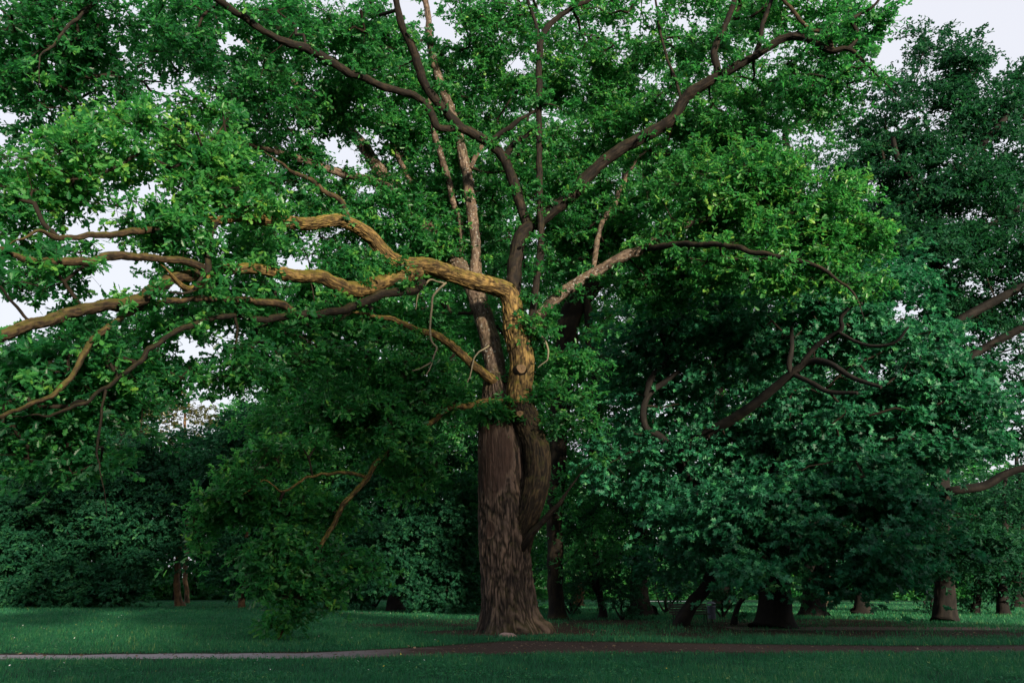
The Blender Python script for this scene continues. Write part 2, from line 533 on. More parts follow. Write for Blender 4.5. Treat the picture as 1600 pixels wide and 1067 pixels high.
xs = np.unique(np.concatenate([np.linspace(-900, -60, 15), np.arange(-60, 60.1, .45), np.linspace(60, 900, 15)]))
ys = np.unique(np.concatenate([np.linspace(-300, 8, 8), np.arange(8, 60, .3), np.linspace(60, 140, 60), np.linspace(140, 1600, 12)]))
gx, gy = np.meshgrid(xs, ys)
gm = Mesh()
nx_, ny_ = len(xs), len(ys)
i = (np.arange(ny_ - 1)[:, None] * nx_ + np.arange(nx_ - 1)[None]).ravel()
gm.add(np.stack([gx, gy, np.zeros_like(gx)], -1).reshape(-1, 3), np.stack([i, i + 1, i + nx_ + 1, i + nx_], -1), 0, True, dirtness(gx, gy).ravel())
tag(gm.build('ground', ground_mat()), kind='structure')

def path_mat():
    m, t, nd, ln = nt('trodden path')
    tc = N(nd, 'ShaderNodeTexCoord')
    sx = N(nd, 'ShaderNodeSeparateXYZ'); ln.new(tc.outputs['Object'], sx.inputs[0])
    n0 = N(nd, 'ShaderNodeTexNoise', i_Scale=.6, i_Detail=4.0); ln.new(tc.outputs['Object'], n0.inputs['Vector'])
    n2 = N(nd, 'ShaderNodeTexNoise', i_Scale=22.0, i_Detail=6.0, i_Roughness=.75); ln.new(tc.outputs['Object'], n2.inputs['Vector'])
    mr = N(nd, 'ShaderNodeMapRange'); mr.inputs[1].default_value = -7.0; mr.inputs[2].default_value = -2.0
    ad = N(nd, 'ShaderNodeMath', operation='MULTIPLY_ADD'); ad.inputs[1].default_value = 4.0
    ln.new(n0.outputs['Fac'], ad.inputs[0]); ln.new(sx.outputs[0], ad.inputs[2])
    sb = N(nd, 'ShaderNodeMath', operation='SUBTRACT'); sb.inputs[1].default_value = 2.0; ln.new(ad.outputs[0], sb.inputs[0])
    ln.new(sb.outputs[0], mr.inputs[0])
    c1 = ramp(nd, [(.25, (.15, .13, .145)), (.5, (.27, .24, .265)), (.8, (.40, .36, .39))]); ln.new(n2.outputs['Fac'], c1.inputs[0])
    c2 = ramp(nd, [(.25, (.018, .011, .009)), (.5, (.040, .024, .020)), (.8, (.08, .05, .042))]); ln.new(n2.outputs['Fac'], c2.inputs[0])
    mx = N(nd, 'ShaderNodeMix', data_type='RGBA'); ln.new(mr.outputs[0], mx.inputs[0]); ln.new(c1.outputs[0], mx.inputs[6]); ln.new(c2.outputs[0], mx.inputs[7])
    b = N(nd, 'ShaderNodeBsdfPrincipled'); b.inputs['Roughness'].default_value = .9; b.inputs['Specular IOR Level'].default_value = .2
    ln.new(mx.outputs[2], b.inputs['Base Color'])
    bp = N(nd, 'ShaderNodeBump', i_Strength=.7, i_Distance=.03); ln.new(n2.outputs['Fac'], bp.inputs['Height']); ln.new(bp.outputs[0], b.inputs['Normal'])
    o = N(nd, 'ShaderNodeOutputMaterial'); ln.new(b.outputs[0], o.inputs[0])
    return m

PATHM = path_mat()
def strip(name, xs, lo, hi, z, mat):
    m = Mesh()
    k = 7
    f = np.linspace(0, 1, k)[None]
    y = lo[:, None] * (1 - f) + hi[:, None] * f
    n = len(xs)
    v = np.stack([np.repeat(xs[:, None], k, 1), y, np.full_like(y, z)], -1)
    i = (np.arange(n - 1)[:, None] * k + np.arange(k - 1)[None]).ravel()
    m.add(v.reshape(-1, 3), np.stack([i, i + k, i + k + 1, i + 1], -1))
    return tag(m.build(name, mat), kind='structure')

px_ = np.arange(-26, 30, .15)
lo_, hi_ = path_edges(px_)
w1 = .2 + (fbm(np.stack([px_ * 1.3, px_ * 0 + 2, px_ * 0], -1), 3) - .5) * .55
w2 = -.2 + (fbm(np.stack([px_ * 1.1, px_ * 0 + 9, px_ * 0], -1), 3) - .5) * .7
strip('path', px_, lo_ + w1, hi_ + w2, .004, PATHM)
# a second earth path beyond the oak, and a pale one across the far lawn
a, b = G(540, 957.5), G(760, 961)
xb = np.arange(-19, -1.0, .4)
yb = np.interp(xb, [G(380, 953)[0], a[0], b[0]], [G(380, 953)[1], a[1], b[1]])
strip('path', xb, yb - .3, yb + 2.6 + .4 * np.sin(xb), .004, simple('earth path', (.10, .062, .05), .9, scale=3))
xb = np.arange(9, 27, .4)
strip('path', xb, np.full_like(xb, G(1400, 984)[1]), np.full_like(xb, G(1400, 979)[1]) + .3 * np.sin(xb), .004, simple('shaded earth path', (.085, .05, .042), .9, scale=3))
xb = np.arange(15.5, 22.3, .4)
strip('path', xb, np.full_like(xb, 103.0), np.full_like(xb, 106.0), .004, simple('pale gravel', (.55, .53, .52), .9, scale=2))

def blades(name, n, xr, yr, hgt, wid, label_kind, mat, seed, dens=None, tri=2):
    g = np.random.default_rng(seed)
    # more blades near the camera
    u = g.random(n)
    y = yr[0] * (yr[1] / yr[0]) ** u
    hw = np.minimum(.70 * y + 1.0, xr)
    x = g.uniform(-1, 1, n) * hw
    d = dirtness(x, y)
    lo, hi = path_edges(x)
    inside = (y > lo + w_off(x, 2) - .03) & (y < hi + w_off(x, 9) + .03)
    q = np.stack([x, y, y * 0], -1)
    clump = .6 * fbm(q * 1.3 + 40, 3) + .4 * fbm(q * np.array([.22, .35, 1]) + 60, 2)
    keep = (g.random(n) > np.clip(d * 1.15, 0, .97)) & ~inside & (g.random(n) < .35 + 1.3 * (clump - .2))
    if dens is not None:
        keep &= g.random(n) < dens(x, y)
    x, y, clump = x[keep], y[keep], clump[keep]
    n = len(x)
    far = np.clip(y / 22, .8, 2.2)
    h = hgt * g.uniform(.45, 1.25, n) * (.55 + 1.0 * clump) * np.minimum(far, 1.3)
    w = wid * g.uniform(.7, 1.3, n) * far
    az = g.uniform(0, 2 * np.pi, n)
    le = g.uniform(.15, .75, n) * h
    b = np.stack([x, y, np.full(n, -.004)], -1)
    s = np.stack([np.cos(az), np.sin(az), np.zeros(n)], -1)
    f = np.stack([-np.sin(az), np.cos(az), np.zeros(n)], -1)
    up = np.array([0, 0, 1.0])
    v0 = b - s * w[:, None]; v1 = b + s * w[:, None]
    mid = b + up * (h * .6)[:, None] + f * (le * .35)[:, None]
    v2 = mid + s * (w * .7)[:, None]; v3 = mid - s * (w * .7)[:, None]
    tip = b + up * h[:, None] + f * le[:, None]
    v = np.stack([v0, v1, v2, v3, tip], 1).reshape(-1, 3)
    o = (np.arange(n) * 5)[:, None]
    tint = np.clip(g.beta(1.3, 2.6, n) * 1.0 + (clump - .5) * .9 + .02, 0, 1)
    m = Mesh()
    m.add(v, o + np.array([[0, 1, 2, 3]]), 0, False, None, tint)
    m.l.append((o + np.array([[3, 2, 4]])).ravel()); m.n.append(np.full(n, 3)); m.m.append(np.zeros(n, np.int32)); m.s.append(np.zeros(n, bool)); m.pa.append(tint.astype(np.float32))
    return tag(m.build(name, mat), kind='stuff')

def w_off(x, k):
    if k == 2:
        return (fbm(np.stack([x * 1.3, x * 0 + 2, x * 0], -1), 3) - .5) * .55
    return (fbm(np.stack([x * 1.1, x * 0 + 9, x * 0], -1), 3) - .5) * .7

GRASS = leaf_mat('grass blade', [(0, (.008, .066, .034)), (.45, (.018, .140, .062)), (.8, (.055, .235, .08)), (1, (.26, .34, .11))], (.05, .32, .10), .4, .5, .25)
blades('grass', 520000, 60, (12.5, 95), .11, .0065, 'g', GRASS, 5)

# broad low leaves of clover and plantain among the grass, and flower heads
def weeds():
    g = np.random.default_rng(15)
    n = 30000
    y = 13 * (60 / 13) ** g.random(n)
    x = g.uniform(-1, 1, n) * (.7 * y + 1)
    q = np.stack([x, y, y * 0], -1)
    lo, hi = path_edges(x)
    edge = np.exp(-(np.minimum(np.abs(y - lo), np.abs(y - hi)) / .5) ** 2)
    k = (fbm(q * .8 + 77, 2) + .22 * edge > .56) & ~((y > lo) & (y < hi)) & (dirtness(x, y) < .75)
    x, y = x[k], y[k]; n = len(x)
    rep = 5
    b = np.repeat(np.stack([x, y, np.full(n, .03)], -1), rep, 0) + g.normal(0, .035, (n * rep, 3)) * np.array([1, 1, .5])
    az = g.uniform(0, 6.28, n * rep)
    d = np.stack([np.cos(az), np.sin(az), g.uniform(.1, .7, n * rep)], -1)
    m = Mesh()
    add_leaves(m, b, d, np.array([0, 0, 1.0]) + g.normal(0, .3, (n * rep, 3)), g.uniform(.03, .075, n * rep), 'oval', np.clip(g.beta(2, 2.2, n * rep), 0, 1))
    tag(m.build('grass', GRASS), kind='stuff')
weeds()

# ------------------------------------------------------------------ the old oak
oak = thing('oak_tree', 'huge old oak with thick furrowed trunk and sprawling mossy boughs beside the path', 'tree', (OAK[0], YT, 0))
OO = np.array([OAK[0], YT, 0.0])
wood_nodes = []

def trace(pts):
    """(px, py, Y, half width px) -> world points, radii"""
    q = np.array([P(a, b, c) for a, b, c, w in pts]); r = np.array([w * mpp(a, b, c) for a, b, c, w in pts])
    return q, r

def bough(pts, mat, name='branch', seg=14, bark=(.02, 16), step=.09, keep=True, jit=.012, parent=None, warp=.20, taper=True):
    p, r = trace(pts)
    if r[-1] > .014 and keep and taper:
        d = unit(p[-1] - p[-2]); L = 1.0 + 18 * r[-1]
        e1 = p[-1] + d * L * .4 + np.array([rng.normal(0, .08), rng.normal(0, .08), rng.normal(.03, .12)]) * L
        e2 = e1 + d * L * .45 + np.array([rng.normal(0, .12), rng.normal(0, .12), rng.normal(-.02, .14)]) * L
        p = np.vstack([p, e1, e2]); r = np.concatenate([r, [r[-1] * .62, .006]])
    p, r = spline(p, r, step)
    kn = vnoise(np.stack([np.arange(len(p)) * step * 2.3, p[:, 0] * 0 + p[0, 0] * 7, p[:, 0] * 0 + p[0, 2] * 5], -1))
    r = r * (1 + (.55 * np.clip(kn - .72, 0, 1) + .10 * (kn - .5)) * float(np.clip(.12 / r.mean(), .1, 1)))
    p = p + (fbm(p * np.array([2.1, 2.1, 2.1]) + 4, 3)[:, None] * np.array([1, 1, 0]) + fbm(p * 2.1 + 14, 3)[:, None] * np.array([0, 0, 1.0]) - np.array([.5, .5, .5])) * np.array([.12, .12, .26]) * float(np.clip((.10 / r.mean()) ** 1.3, .06, 1)) * np.minimum(1, np.linspace(0, 4, len(p)))[:, None]
    m = Mesh()
    big = r.max()
    sg = int(np.clip(big * 2 * math.pi / .035, 7, 90)) if seg is None else seg
    b = None if bark is None else (bark[0] * min(1, big / .15), bark[1])
    tube(m, p, r, sg, 0, b, warp=warp)
    o = m.build(name, mat, parent or oak, OO if parent is None else OO)
    if keep:
        wood_nodes.append(p[::4])
    return o

Y0 = YT
# trunk: a broad column, bare wood where the bark has come away above the middle
tp = [(797, 1004, Y0, 46), (797, 990, Y0, 46), (795, 970, Y0, 43), (793, 940, Y0, 41), (791, 900, Y0, 38.5), (789, 850, Y0, 39), (787, 800, Y0, 38.5), (784, 760, Y0, 37),
      (783, 720, Y0, 36.5), (781, 685, Y0, 34), (779, 655, Y0 + .1, 29), (777, 620, Y0 + .3, 23), (775, 590, Y0 + .5, 18)]
p, r = trace(tp)
p[0][2] = -.25; p[1][2] = 0.0
p, r = spline(p, r, .05)

def flare(rr, p, dirs):
    z = p[:, 2][:, None]
    th = np.arctan2(dirs[..., 1], dirs[..., 0])
    lob = .55 + .45 * np.cos(th * 5 + .8) * np.cos(th * 2 + .3) + .28 * np.cos(th * 7 + 2)
    k = np.exp(-np.clip(z, 0, 9) / .42)
    kk = np.exp(-np.clip(z, 0, 9) / 1.3)
    return rr * (1 + .34 * k * (.45 + lob) + .05 * kk * np.cos(th * 6 + z * .6)) + .03 * np.sin(th * 3 + z * 1.3)

def bare(q):
    c = P(776, 722, Y0); s = mpp(776, 722, Y0)
    e = ((q[..., 0] - c[0]) / (33 * s)) ** 2 + ((q[..., 2] - c[2]) / (62 * s)) ** 2
    e = e + (fbm(q * np.array([6, 6, .9]) + 3, 3) - .5) * 1.9
    c2 = P(766, 829, Y0)
    e2 = ((q[..., 0] - c2[0]) / (9 * s)) ** 2 + ((q[..., 2] - c2[2]) / (14 * s)) ** 2
    f = (q[..., 1] < Y0 + .2)
    return np.clip((1.05 - np.minimum(e, e2)) * 1.6, 0, 1) * f

m = Mesh()
tube(m, p, r, 320, 0, (.085, 13), flare=flare, warp=.05, wearfn=bare)
m.build('trunk', BARK_TRUNK, oak, OO)
wood_nodes.append(p[::6])
# the front stem that bulges out to the right of the trunk
YS = Y0 - .55
low = [(806, 880, Y0 - .1, 18), (816, 832, Y0 - .35, 19), (831, 785, YS - .1, 20), (840, 740, YS - .15, 20), (838, 702, YS - .15, 19.5), (827, 668, YS, 20), (816, 640, YS, 20), (812, 618, YS + .02, 18)]
fs = [(822, 658, YS + .06, 15), (815, 638, YS, 20), (812, 605, YS, 20.2), (815, 570, YS, 19.5), (810, 540, YS, 19.5), (803, 515, YS, 17.5), (801, 490, YS, 16), (799, 470, YS - .02, 15), (790, 454, YS - .15, 14.2), (765, 446, YS - .6, 13), (731, 437, YS - 1.3, 13.5), (694, 424, YS - 2, 13), (664, 415, YS - 2.6, 12), (632, 414, YS - 3.2, 11.5), (608, 402, YS - 3.7, 11), (577, 369, YS - 4.4, 11), (551, 352, YS - 5, 10.5), (525, 345, YS - 5.6, 9.5),
   (480, 350, YS - 6.6, 9.5), (450, 347, YS - 7.3, 9), (412, 344, YS - 8.1, 8.5), (375, 339, YS - 8.8, 7.5), (345, 344, YS - 9.4, 6.5), (315, 346, YS - 9.9, 5)]
BARK_LOW_SHADE = bark_mat('shaded oak bark', (.0016, .0013, .001), (.012, .0085, .0055), (.036, .026, .015), .55, 6, mosscol=(.035, .036, .006))  # shadow on the lower stem put into the bark colour
bough(low, BARK_LOW_SHADE, 'stem', 130, (.055, 17), .04, taper=False, warp=.10)
bough(fs, BARK_LIT, 'stem', 110, (.055, 17), .05, taper=False, warp=.14)
# second pale stem leaning back to the left, with one upright
bough([(775, 600, Y0 + .5, 17), (771, 560, Y0 + .7, 16), (762, 520, Y0 + .9, 16), (750, 481, Y0 + 1.2, 15.5), (735, 440, Y0 + 1.5, 14), (712, 408, Y0 + 1.9, 13), (690, 385, Y0 + 2.2, 12.5), (641, 326, Y0 + 3, 12), (600, 275, Y0 + 3.6, 10),
       (560, 220, Y0 + 4.2, 9), (510, 172, Y0 + 4.8, 8), (484, 148, Y0 + 5, 7), (446, 119, Y0 + 5.4, 6), (420, 97, Y0 + 5.8, 5), (385, 60, Y0 + 6.4, 3)], BARK_PALE, 'stem', 60, (.035, 20))
bough([(741, 440, Y0 + 1.4, 9), (744, 405, Y0 + 1.3, 8), (742, 370, Y0 + 1.2, 8), (736, 325, Y0 + 1.2, 8.5), (731, 281, Y0 + 1.3, 8.5), (723, 240, Y0 + 1.4, 7.5), (715, 205, Y0 + 1.6, 7), (700, 160, Y0 + 1.8, 6.5), (686, 124, Y0 + 2, 6),
       (672, 70, Y0 + 2.4, 5), (668, 20, Y0 + 2.8, 4.5), (655, -40, Y0 + 3.2, 3.5)], BARK_PALE, 'branch', 32, (.03, 22))
B = [
 # the great right-hand bough and its forks
 (BARK_DEEP_SHADE, [(800, 500, YS + .1, 10), (801, 472, YS, 14.5), (802, 452, YS, 14.5), (804, 425, YS, 13.8), (807, 398, YS, 13.5), (812, 373, YS, 13.5), (826, 356, YS, 13), (840, 348, YS, 12.6), (862, 330, YS - .2, 12), (900, 300, YS - .5, 12), (918, 277, YS - .7, 12), (956, 243, YS - 1, 11.5), (1012, 210, YS - 1.4, 11), (1050, 187, YS - 1.8, 11), (1068, 157, YS - 2.1, 11),
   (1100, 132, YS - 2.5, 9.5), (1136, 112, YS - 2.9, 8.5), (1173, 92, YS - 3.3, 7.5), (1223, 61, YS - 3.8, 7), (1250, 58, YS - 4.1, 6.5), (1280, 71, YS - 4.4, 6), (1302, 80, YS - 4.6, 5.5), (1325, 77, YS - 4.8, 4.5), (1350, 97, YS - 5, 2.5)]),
 (BARK_DEEP_SHADE, [(1121, 120, YS - 2.7, 7), (1121, 106, YS - 2.8, 7), (1116, 82, YS - 2.9, 6.5), (1129, 49, YS - 3, 6), (1140, 22, YS - 3.1, 5.5), (1149, -10, YS - 3.2, 5), (1150, -60, YS - 3.4, 4)]),
 (BARK_DEEP_SHADE, [(1178, 91, YS - 3.3, 5), (1186, 70, YS - 3.4, 5), (1193, 36, YS - 3.6, 4.5), (1202, 10, YS - 3.8, 4), (1218, -30, YS - 4, 3)]),
 (BARK_DEEP_SHADE, [(1325, 78, YS - 4.8, 4.5), (1340, 56, YS - 4.9, 4), (1332, 34, YS - 5, 4), (1345, 22, YS - 5.1, 3), (1364, 10, YS - 5.3, 2.5), (1385, -12, YS - 5.5, 2)]),
 (BARK_HALF_SHADE, [(1302, 80, YS - 4.6, 3), (1290, 52, YS - 4.6, 3), (1262, 42, YS - 4.5, 3), (1240, 18, YS - 4.4, 3), (1220, -4, YS - 4.3, 2.5)]),
 (BARK_DEEP_SHADE, [(1064, 158, YS - 2, 3), (1056, 125, YS - 1.9, 3), (1040, 85, YS - 1.7, 2.6), (1030, 40, YS - 1.5, 2.4), (1024, 0, YS - 1.4, 2)]),
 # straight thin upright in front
 (BARK_DEEP_SHADE, [(824, 512, YS - .1, 8), (833, 485, YS - .3, 7.5), (838, 440, YS - .5, 7), (844, 397, YS - .6, 6.5), (845, 360, YS - .6, 6), (843, 300, YS - .7, 6), (842, 187, YS - .9, 6), (844, 75, YS - 1.1, 6), (856, 42, YS - 1.2, 5.5), (880, 22, YS - 1.3, 5), (925, -4, YS - 1.5, 4)]),
 (BARK_DEEP_SHADE, [(843, 85, YS - 1.1, 4), (838, 45, YS - 1.2, 3.6), (828, 10, YS - 1.3, 3), (818, -30, YS - 1.4, 2.6)]),
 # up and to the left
 (BARK_DEEP_SHADE, [(824, 354, YS, 10), (814, 322, YS - .1, 10), (800, 278, YS - .2, 9.5), (784, 244, YS - .4, 9), (765, 226, YS - .6, 9), (742, 210, YS - .9, 9), (720, 200, YS - 1.2, 9), (697, 176, YS - 1.6, 8.5), (667, 139, YS - 2.2, 8.5), (656, 112, YS - 2.6, 8), (645, 75, YS - 3.1, 8),
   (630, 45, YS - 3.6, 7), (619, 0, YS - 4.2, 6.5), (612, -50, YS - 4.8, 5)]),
 (BARK_DEEP_SHADE, [(722, 200, YS - 1.2, 7), (686, 200, YS - 1.7, 6.5), (675, 180, YS - 2, 7), (660, 157, YS - 2.3, 6.5), (637, 146, YS - 2.8, 6.5), (600, 136, YS - 3.6, 7), (570, 122, YS - 4.3, 7.5), (544, 112, YS - 4.9, 8), (487, 80, YS - 6, 8), (450, 67, YS - 6.7, 7.5), (412, 48, YS - 7.4, 7),
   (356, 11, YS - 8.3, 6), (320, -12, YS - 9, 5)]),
 (BARK_DEEP_SHADE, [(765, 221, YS - .6, 5), (787, 206, YS - .7, 5), (806, 191, YS - .9, 5), (825, 180, YS - 1, 3)]),
 (BARK_DEEP_SHADE, [(787, 251, YS - .3, 6), (795, 236, YS - .5, 6), (804, 225, YS - .7, 5.5)]),
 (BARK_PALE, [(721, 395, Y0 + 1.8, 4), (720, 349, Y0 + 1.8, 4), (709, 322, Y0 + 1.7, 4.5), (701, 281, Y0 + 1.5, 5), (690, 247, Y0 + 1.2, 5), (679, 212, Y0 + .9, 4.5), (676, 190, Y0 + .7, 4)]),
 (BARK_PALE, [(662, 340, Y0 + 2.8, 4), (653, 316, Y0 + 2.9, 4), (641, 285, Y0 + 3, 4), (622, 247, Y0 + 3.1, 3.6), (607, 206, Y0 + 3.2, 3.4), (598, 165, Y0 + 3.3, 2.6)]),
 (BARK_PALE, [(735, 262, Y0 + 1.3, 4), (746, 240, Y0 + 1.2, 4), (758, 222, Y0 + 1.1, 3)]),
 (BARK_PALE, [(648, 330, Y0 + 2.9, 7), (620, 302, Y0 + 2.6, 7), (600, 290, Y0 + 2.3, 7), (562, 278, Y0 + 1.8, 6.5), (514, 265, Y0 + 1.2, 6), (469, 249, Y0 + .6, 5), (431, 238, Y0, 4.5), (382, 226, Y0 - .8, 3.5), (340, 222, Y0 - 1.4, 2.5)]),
 (BARK_DEEP_SHADE, [(450, 134, Y0 + 5.2, 4), (412, 116, Y0 + 5, 4), (375, 97, Y0 + 4.7, 4), (337, 84, Y0 + 4.4, 3.6), (300, 75, Y0 + 4, 3)]),
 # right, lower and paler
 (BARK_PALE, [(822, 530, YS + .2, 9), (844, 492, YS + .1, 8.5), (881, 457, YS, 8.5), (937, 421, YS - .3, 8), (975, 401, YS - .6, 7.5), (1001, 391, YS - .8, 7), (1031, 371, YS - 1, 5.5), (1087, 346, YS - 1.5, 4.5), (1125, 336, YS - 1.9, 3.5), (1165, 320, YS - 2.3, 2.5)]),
 (BARK_DEEP_SHADE, [(1005, 389, YS - .8, 6.5), (1040, 384, YS - 1.8, 6), (1087, 382, YS - 3, 5.6), (1140, 386, YS - 4.2, 5.4), (1200, 398, YS - 5.2, 5), (1250, 408, YS - 5.8, 4.4), (1290, 424, YS - 6.2, 3.4)]),
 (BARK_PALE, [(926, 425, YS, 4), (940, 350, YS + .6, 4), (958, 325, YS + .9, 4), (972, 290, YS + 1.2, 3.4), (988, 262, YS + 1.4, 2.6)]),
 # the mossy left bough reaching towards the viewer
 (BARK_HALF_SHADE, [(545, 350, YS - 5.1, 4), (536, 320, YS - 5.2, 4), (506, 296, YS - 5.5, 3.8), (485, 282, YS - 5.8, 3.6), (463, 271, YS - 6.1, 3)]),
 (BARK_HALF_SHADE, [(372, 340, YS - 8.8, 4), (352, 322, YS - 9.1, 4), (325, 300, YS - 9.4, 4), (290, 276, YS - 9.9, 3.4), (300, 258, YS - 10, 2.5)]),
 (BARK_DEEP_SHADE, [(340, 345, YS - 9.5, 6), (331, 362, YS - 9.7, 6), (324, 392, YS - 10, 6), (326, 418, YS - 10.1, 6), (318, 428, YS - 10.2, 4)]),
 (BARK_HALF_SHADE, [(345, 344, YS - 9.4, 6), (311, 346, YS - 9.9, 5.5), (270, 352, YS - 10.6, 5.5), (220, 360, YS - 11.3, 5.5), (150, 366, YS - 12.2, 5), (90, 372, YS - 13, 4)]),
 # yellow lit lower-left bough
 (BARK_LIT, [(655, 424, YS - 2.7, 11), (628, 432, YS - 3.1, 11.5), (600, 439, YS - 3.6, 12), (572, 450, YS - 4.1, 11.5), (552, 452, YS - 4.5, 11), (532, 447, YS - 5, 10.5), (499, 433, YS - 5.6, 10.5), (469, 432, YS - 6.2, 10), (431, 427, YS - 7, 9.5), (397, 420, YS - 7.7, 9), (365, 421, YS - 8.3, 8.2), (335, 424, YS - 8.9, 7)]),
 (BARK_HALF_SHADE, [(372, 420, YS - 8.2, 7.5), (337, 423, YS - 8.9, 8.5), (281, 433, YS - 10, 9), (244, 447, YS - 10.7, 9.5), (225, 465, YS - 11, 9.5), (200, 474, YS - 11.5, 9), (150, 479, YS - 12.3, 9), (94, 494, YS - 13.2, 9), (37, 510, YS - 14, 9), (0, 526, YS - 14.5, 8.5), (-60, 540, YS - 15, 7)]),
 (BARK_DEEP_SHADE, [(660, 440, YS - 2.7, 8), (645, 455, YS - 3, 8), (600, 459, YS - 3.8, 8), (562, 474, YS - 4.5, 8), (525, 487, YS - 5.2, 8), (457, 493, YS - 6.4, 7), (409, 500, YS - 7.3, 6), (375, 493, YS - 7.9, 5), (330, 497, YS - 8.7, 5), (292, 511, YS - 9.4, 4.8), (255, 530, YS - 10, 4.6), (232, 545, YS - 10.4, 5),
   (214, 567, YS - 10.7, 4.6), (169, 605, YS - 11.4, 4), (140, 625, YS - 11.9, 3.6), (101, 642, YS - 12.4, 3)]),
 (BARK_HALF_SHADE, [(462, 493, YS - 6.3, 6), (450, 481, YS - 6.5, 6), (436, 475, YS - 6.8, 6), (394, 470, YS - 7.6, 5.5), (360, 466, YS - 8.2, 5), (319, 467, YS - 9, 4.5), (259, 470, YS - 10, 4.5), (225, 481, YS - 10.6, 4.6), (180, 504, YS - 11.4, 4.8), (150, 526, YS - 11.9, 4.6), (124, 564, YS - 12.4, 4.4), (105, 597, YS - 12.7, 4.2),
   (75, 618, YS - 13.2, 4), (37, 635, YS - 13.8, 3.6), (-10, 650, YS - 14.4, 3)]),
 (BARK_HALF_SHADE, [(322, 420, YS - 10, 6), (290, 408, YS - 10.5, 5.5), (255, 405, YS - 11, 5), (225, 404, YS - 11.5, 6), (195, 399, YS - 12, 7), (169, 402, YS - 12.4, 7), (131, 411, YS - 13, 6.5), (75, 411, YS - 13.8, 6), (49, 407, YS - 14.2, 5), (0, 389, YS - 14.9, 4)]),
 (BARK_DEEP_SHADE, [(55, 505, YS - 13.8, 3.4), (41, 497, YS - 14, 3.2), (22, 474, YS - 14.3, 3), (0, 451, YS - 14.6, 2.6), (-25, 430, YS - 15, 2)]),
 (BARK_DEEP_SHADE, [(165, 610, YS - 11.5, 2.6), (158, 650, YS - 11.8, 2.6), (152, 690, YS - 12, 2.2), (156, 720, YS - 12.1, 1.6)]),
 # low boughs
 (BARK_LIT, [(775, 602, Y0 + .2, 7.5), (769, 594, Y0 - .1, 7.5), (742, 573, Y0 - .6, 7), (712, 545, Y0 - 1.1, 6.5), (686, 526, Y0 - 1.6, 6), (656, 517, Y0 - 2, 5), (615, 500, Y0 - 2.6, 4), (580, 494, Y0 - 3.2, 3)]),
 (BARK_LIT, [(790, 628, Y0 - .3, 5.5), (760, 628, Y0 - .6, 5.5), (724, 635, Y0 - 1.1, 5), (697, 640, Y0 - 1.5, 5), (675, 661, Y0 - 1.9, 4.6), (637, 684, Y0 - 2.5, 4.5), (600, 713, Y0 - 3.1, 4.5), (570, 749, Y0 - 3.6, 4.2), (540, 786, Y0 - 4, 4), (510, 835, Y0 - 4.3, 3.6), (487, 880, Y0 - 4.6, 3.4), (474, 920, Y0 - 4.8, 3),
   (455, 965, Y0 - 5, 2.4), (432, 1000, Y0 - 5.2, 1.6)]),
 (BARK_LIT, [(572, 745, Y0 - 3.6, 3), (545, 738, Y0 - 3.9, 2.6), (520, 740, Y0 - 4.2, 2.4), (480, 745, Y0 - 4.6, 2), (440, 770, Y0 - 5, 1.6)]),
 (BARK_DEEP_SHADE, [(808, 870, Y0 - .3, 8), (825, 842, Y0 - .9, 7), (852, 808, Y0 - 1.1, 5.5), (872, 788, Y0 - 1.3, 4.5), (886, 770, Y0 - 1.4, 2.4)]),
 (BARK_DEEP_SHADE, [(165, -10, YS - 9, 3), (131, 19, YS - 9.6, 3.5), (105, 41, YS - 10, 3), (79, 75, YS - 10.5, 2.4)]),
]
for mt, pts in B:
    if mt is BARK_DEEP_SHADE:
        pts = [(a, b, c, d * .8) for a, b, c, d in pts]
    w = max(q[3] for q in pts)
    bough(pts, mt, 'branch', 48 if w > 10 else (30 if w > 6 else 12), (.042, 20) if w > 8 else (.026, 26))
# dead bleached twigs hanging from the left bough and beside the stem
for pts in ([(697, 442, YS - 1.9, 2), (679, 459, YS - 2.1, 1.9), (673, 489, YS - 2.2, 1.8), (673, 530, YS - 2.2, 1.7), (682, 545, YS - 2.2, 1.6), (671, 567, YS - 2.3, 1.4), (645, 581, YS - 2.5, .9)],
            [(695, 443, YS - 1.9, 1.6), (675, 438, YS - 2.3, 1.5), (656, 455, YS - 2.5, 1.3), (649, 481, YS - 2.6, 1)],
            [(682, 545, YS - 2.2, 1.2), (676, 562, YS - 2.3, 1), (667, 586, YS - 2.5, .8)],
            [(828, 512, YS - .3, 1.8), (840, 518, YS - .6, 1.7), (852, 534, YS - .9, 1.6), (855, 560, YS - 1, 1.3), (840, 573, YS - 1, .8)],
            [(764, 540, Y0 - .5, 1.3), (742, 560, Y0 - .9, 1.2), (735, 590, Y0 - 1.1, 1), (722, 610, Y0 - 1.2, .7)]):
    bough(pts, DEAD, 'dead_twig', 6, None, .08, keep=False)
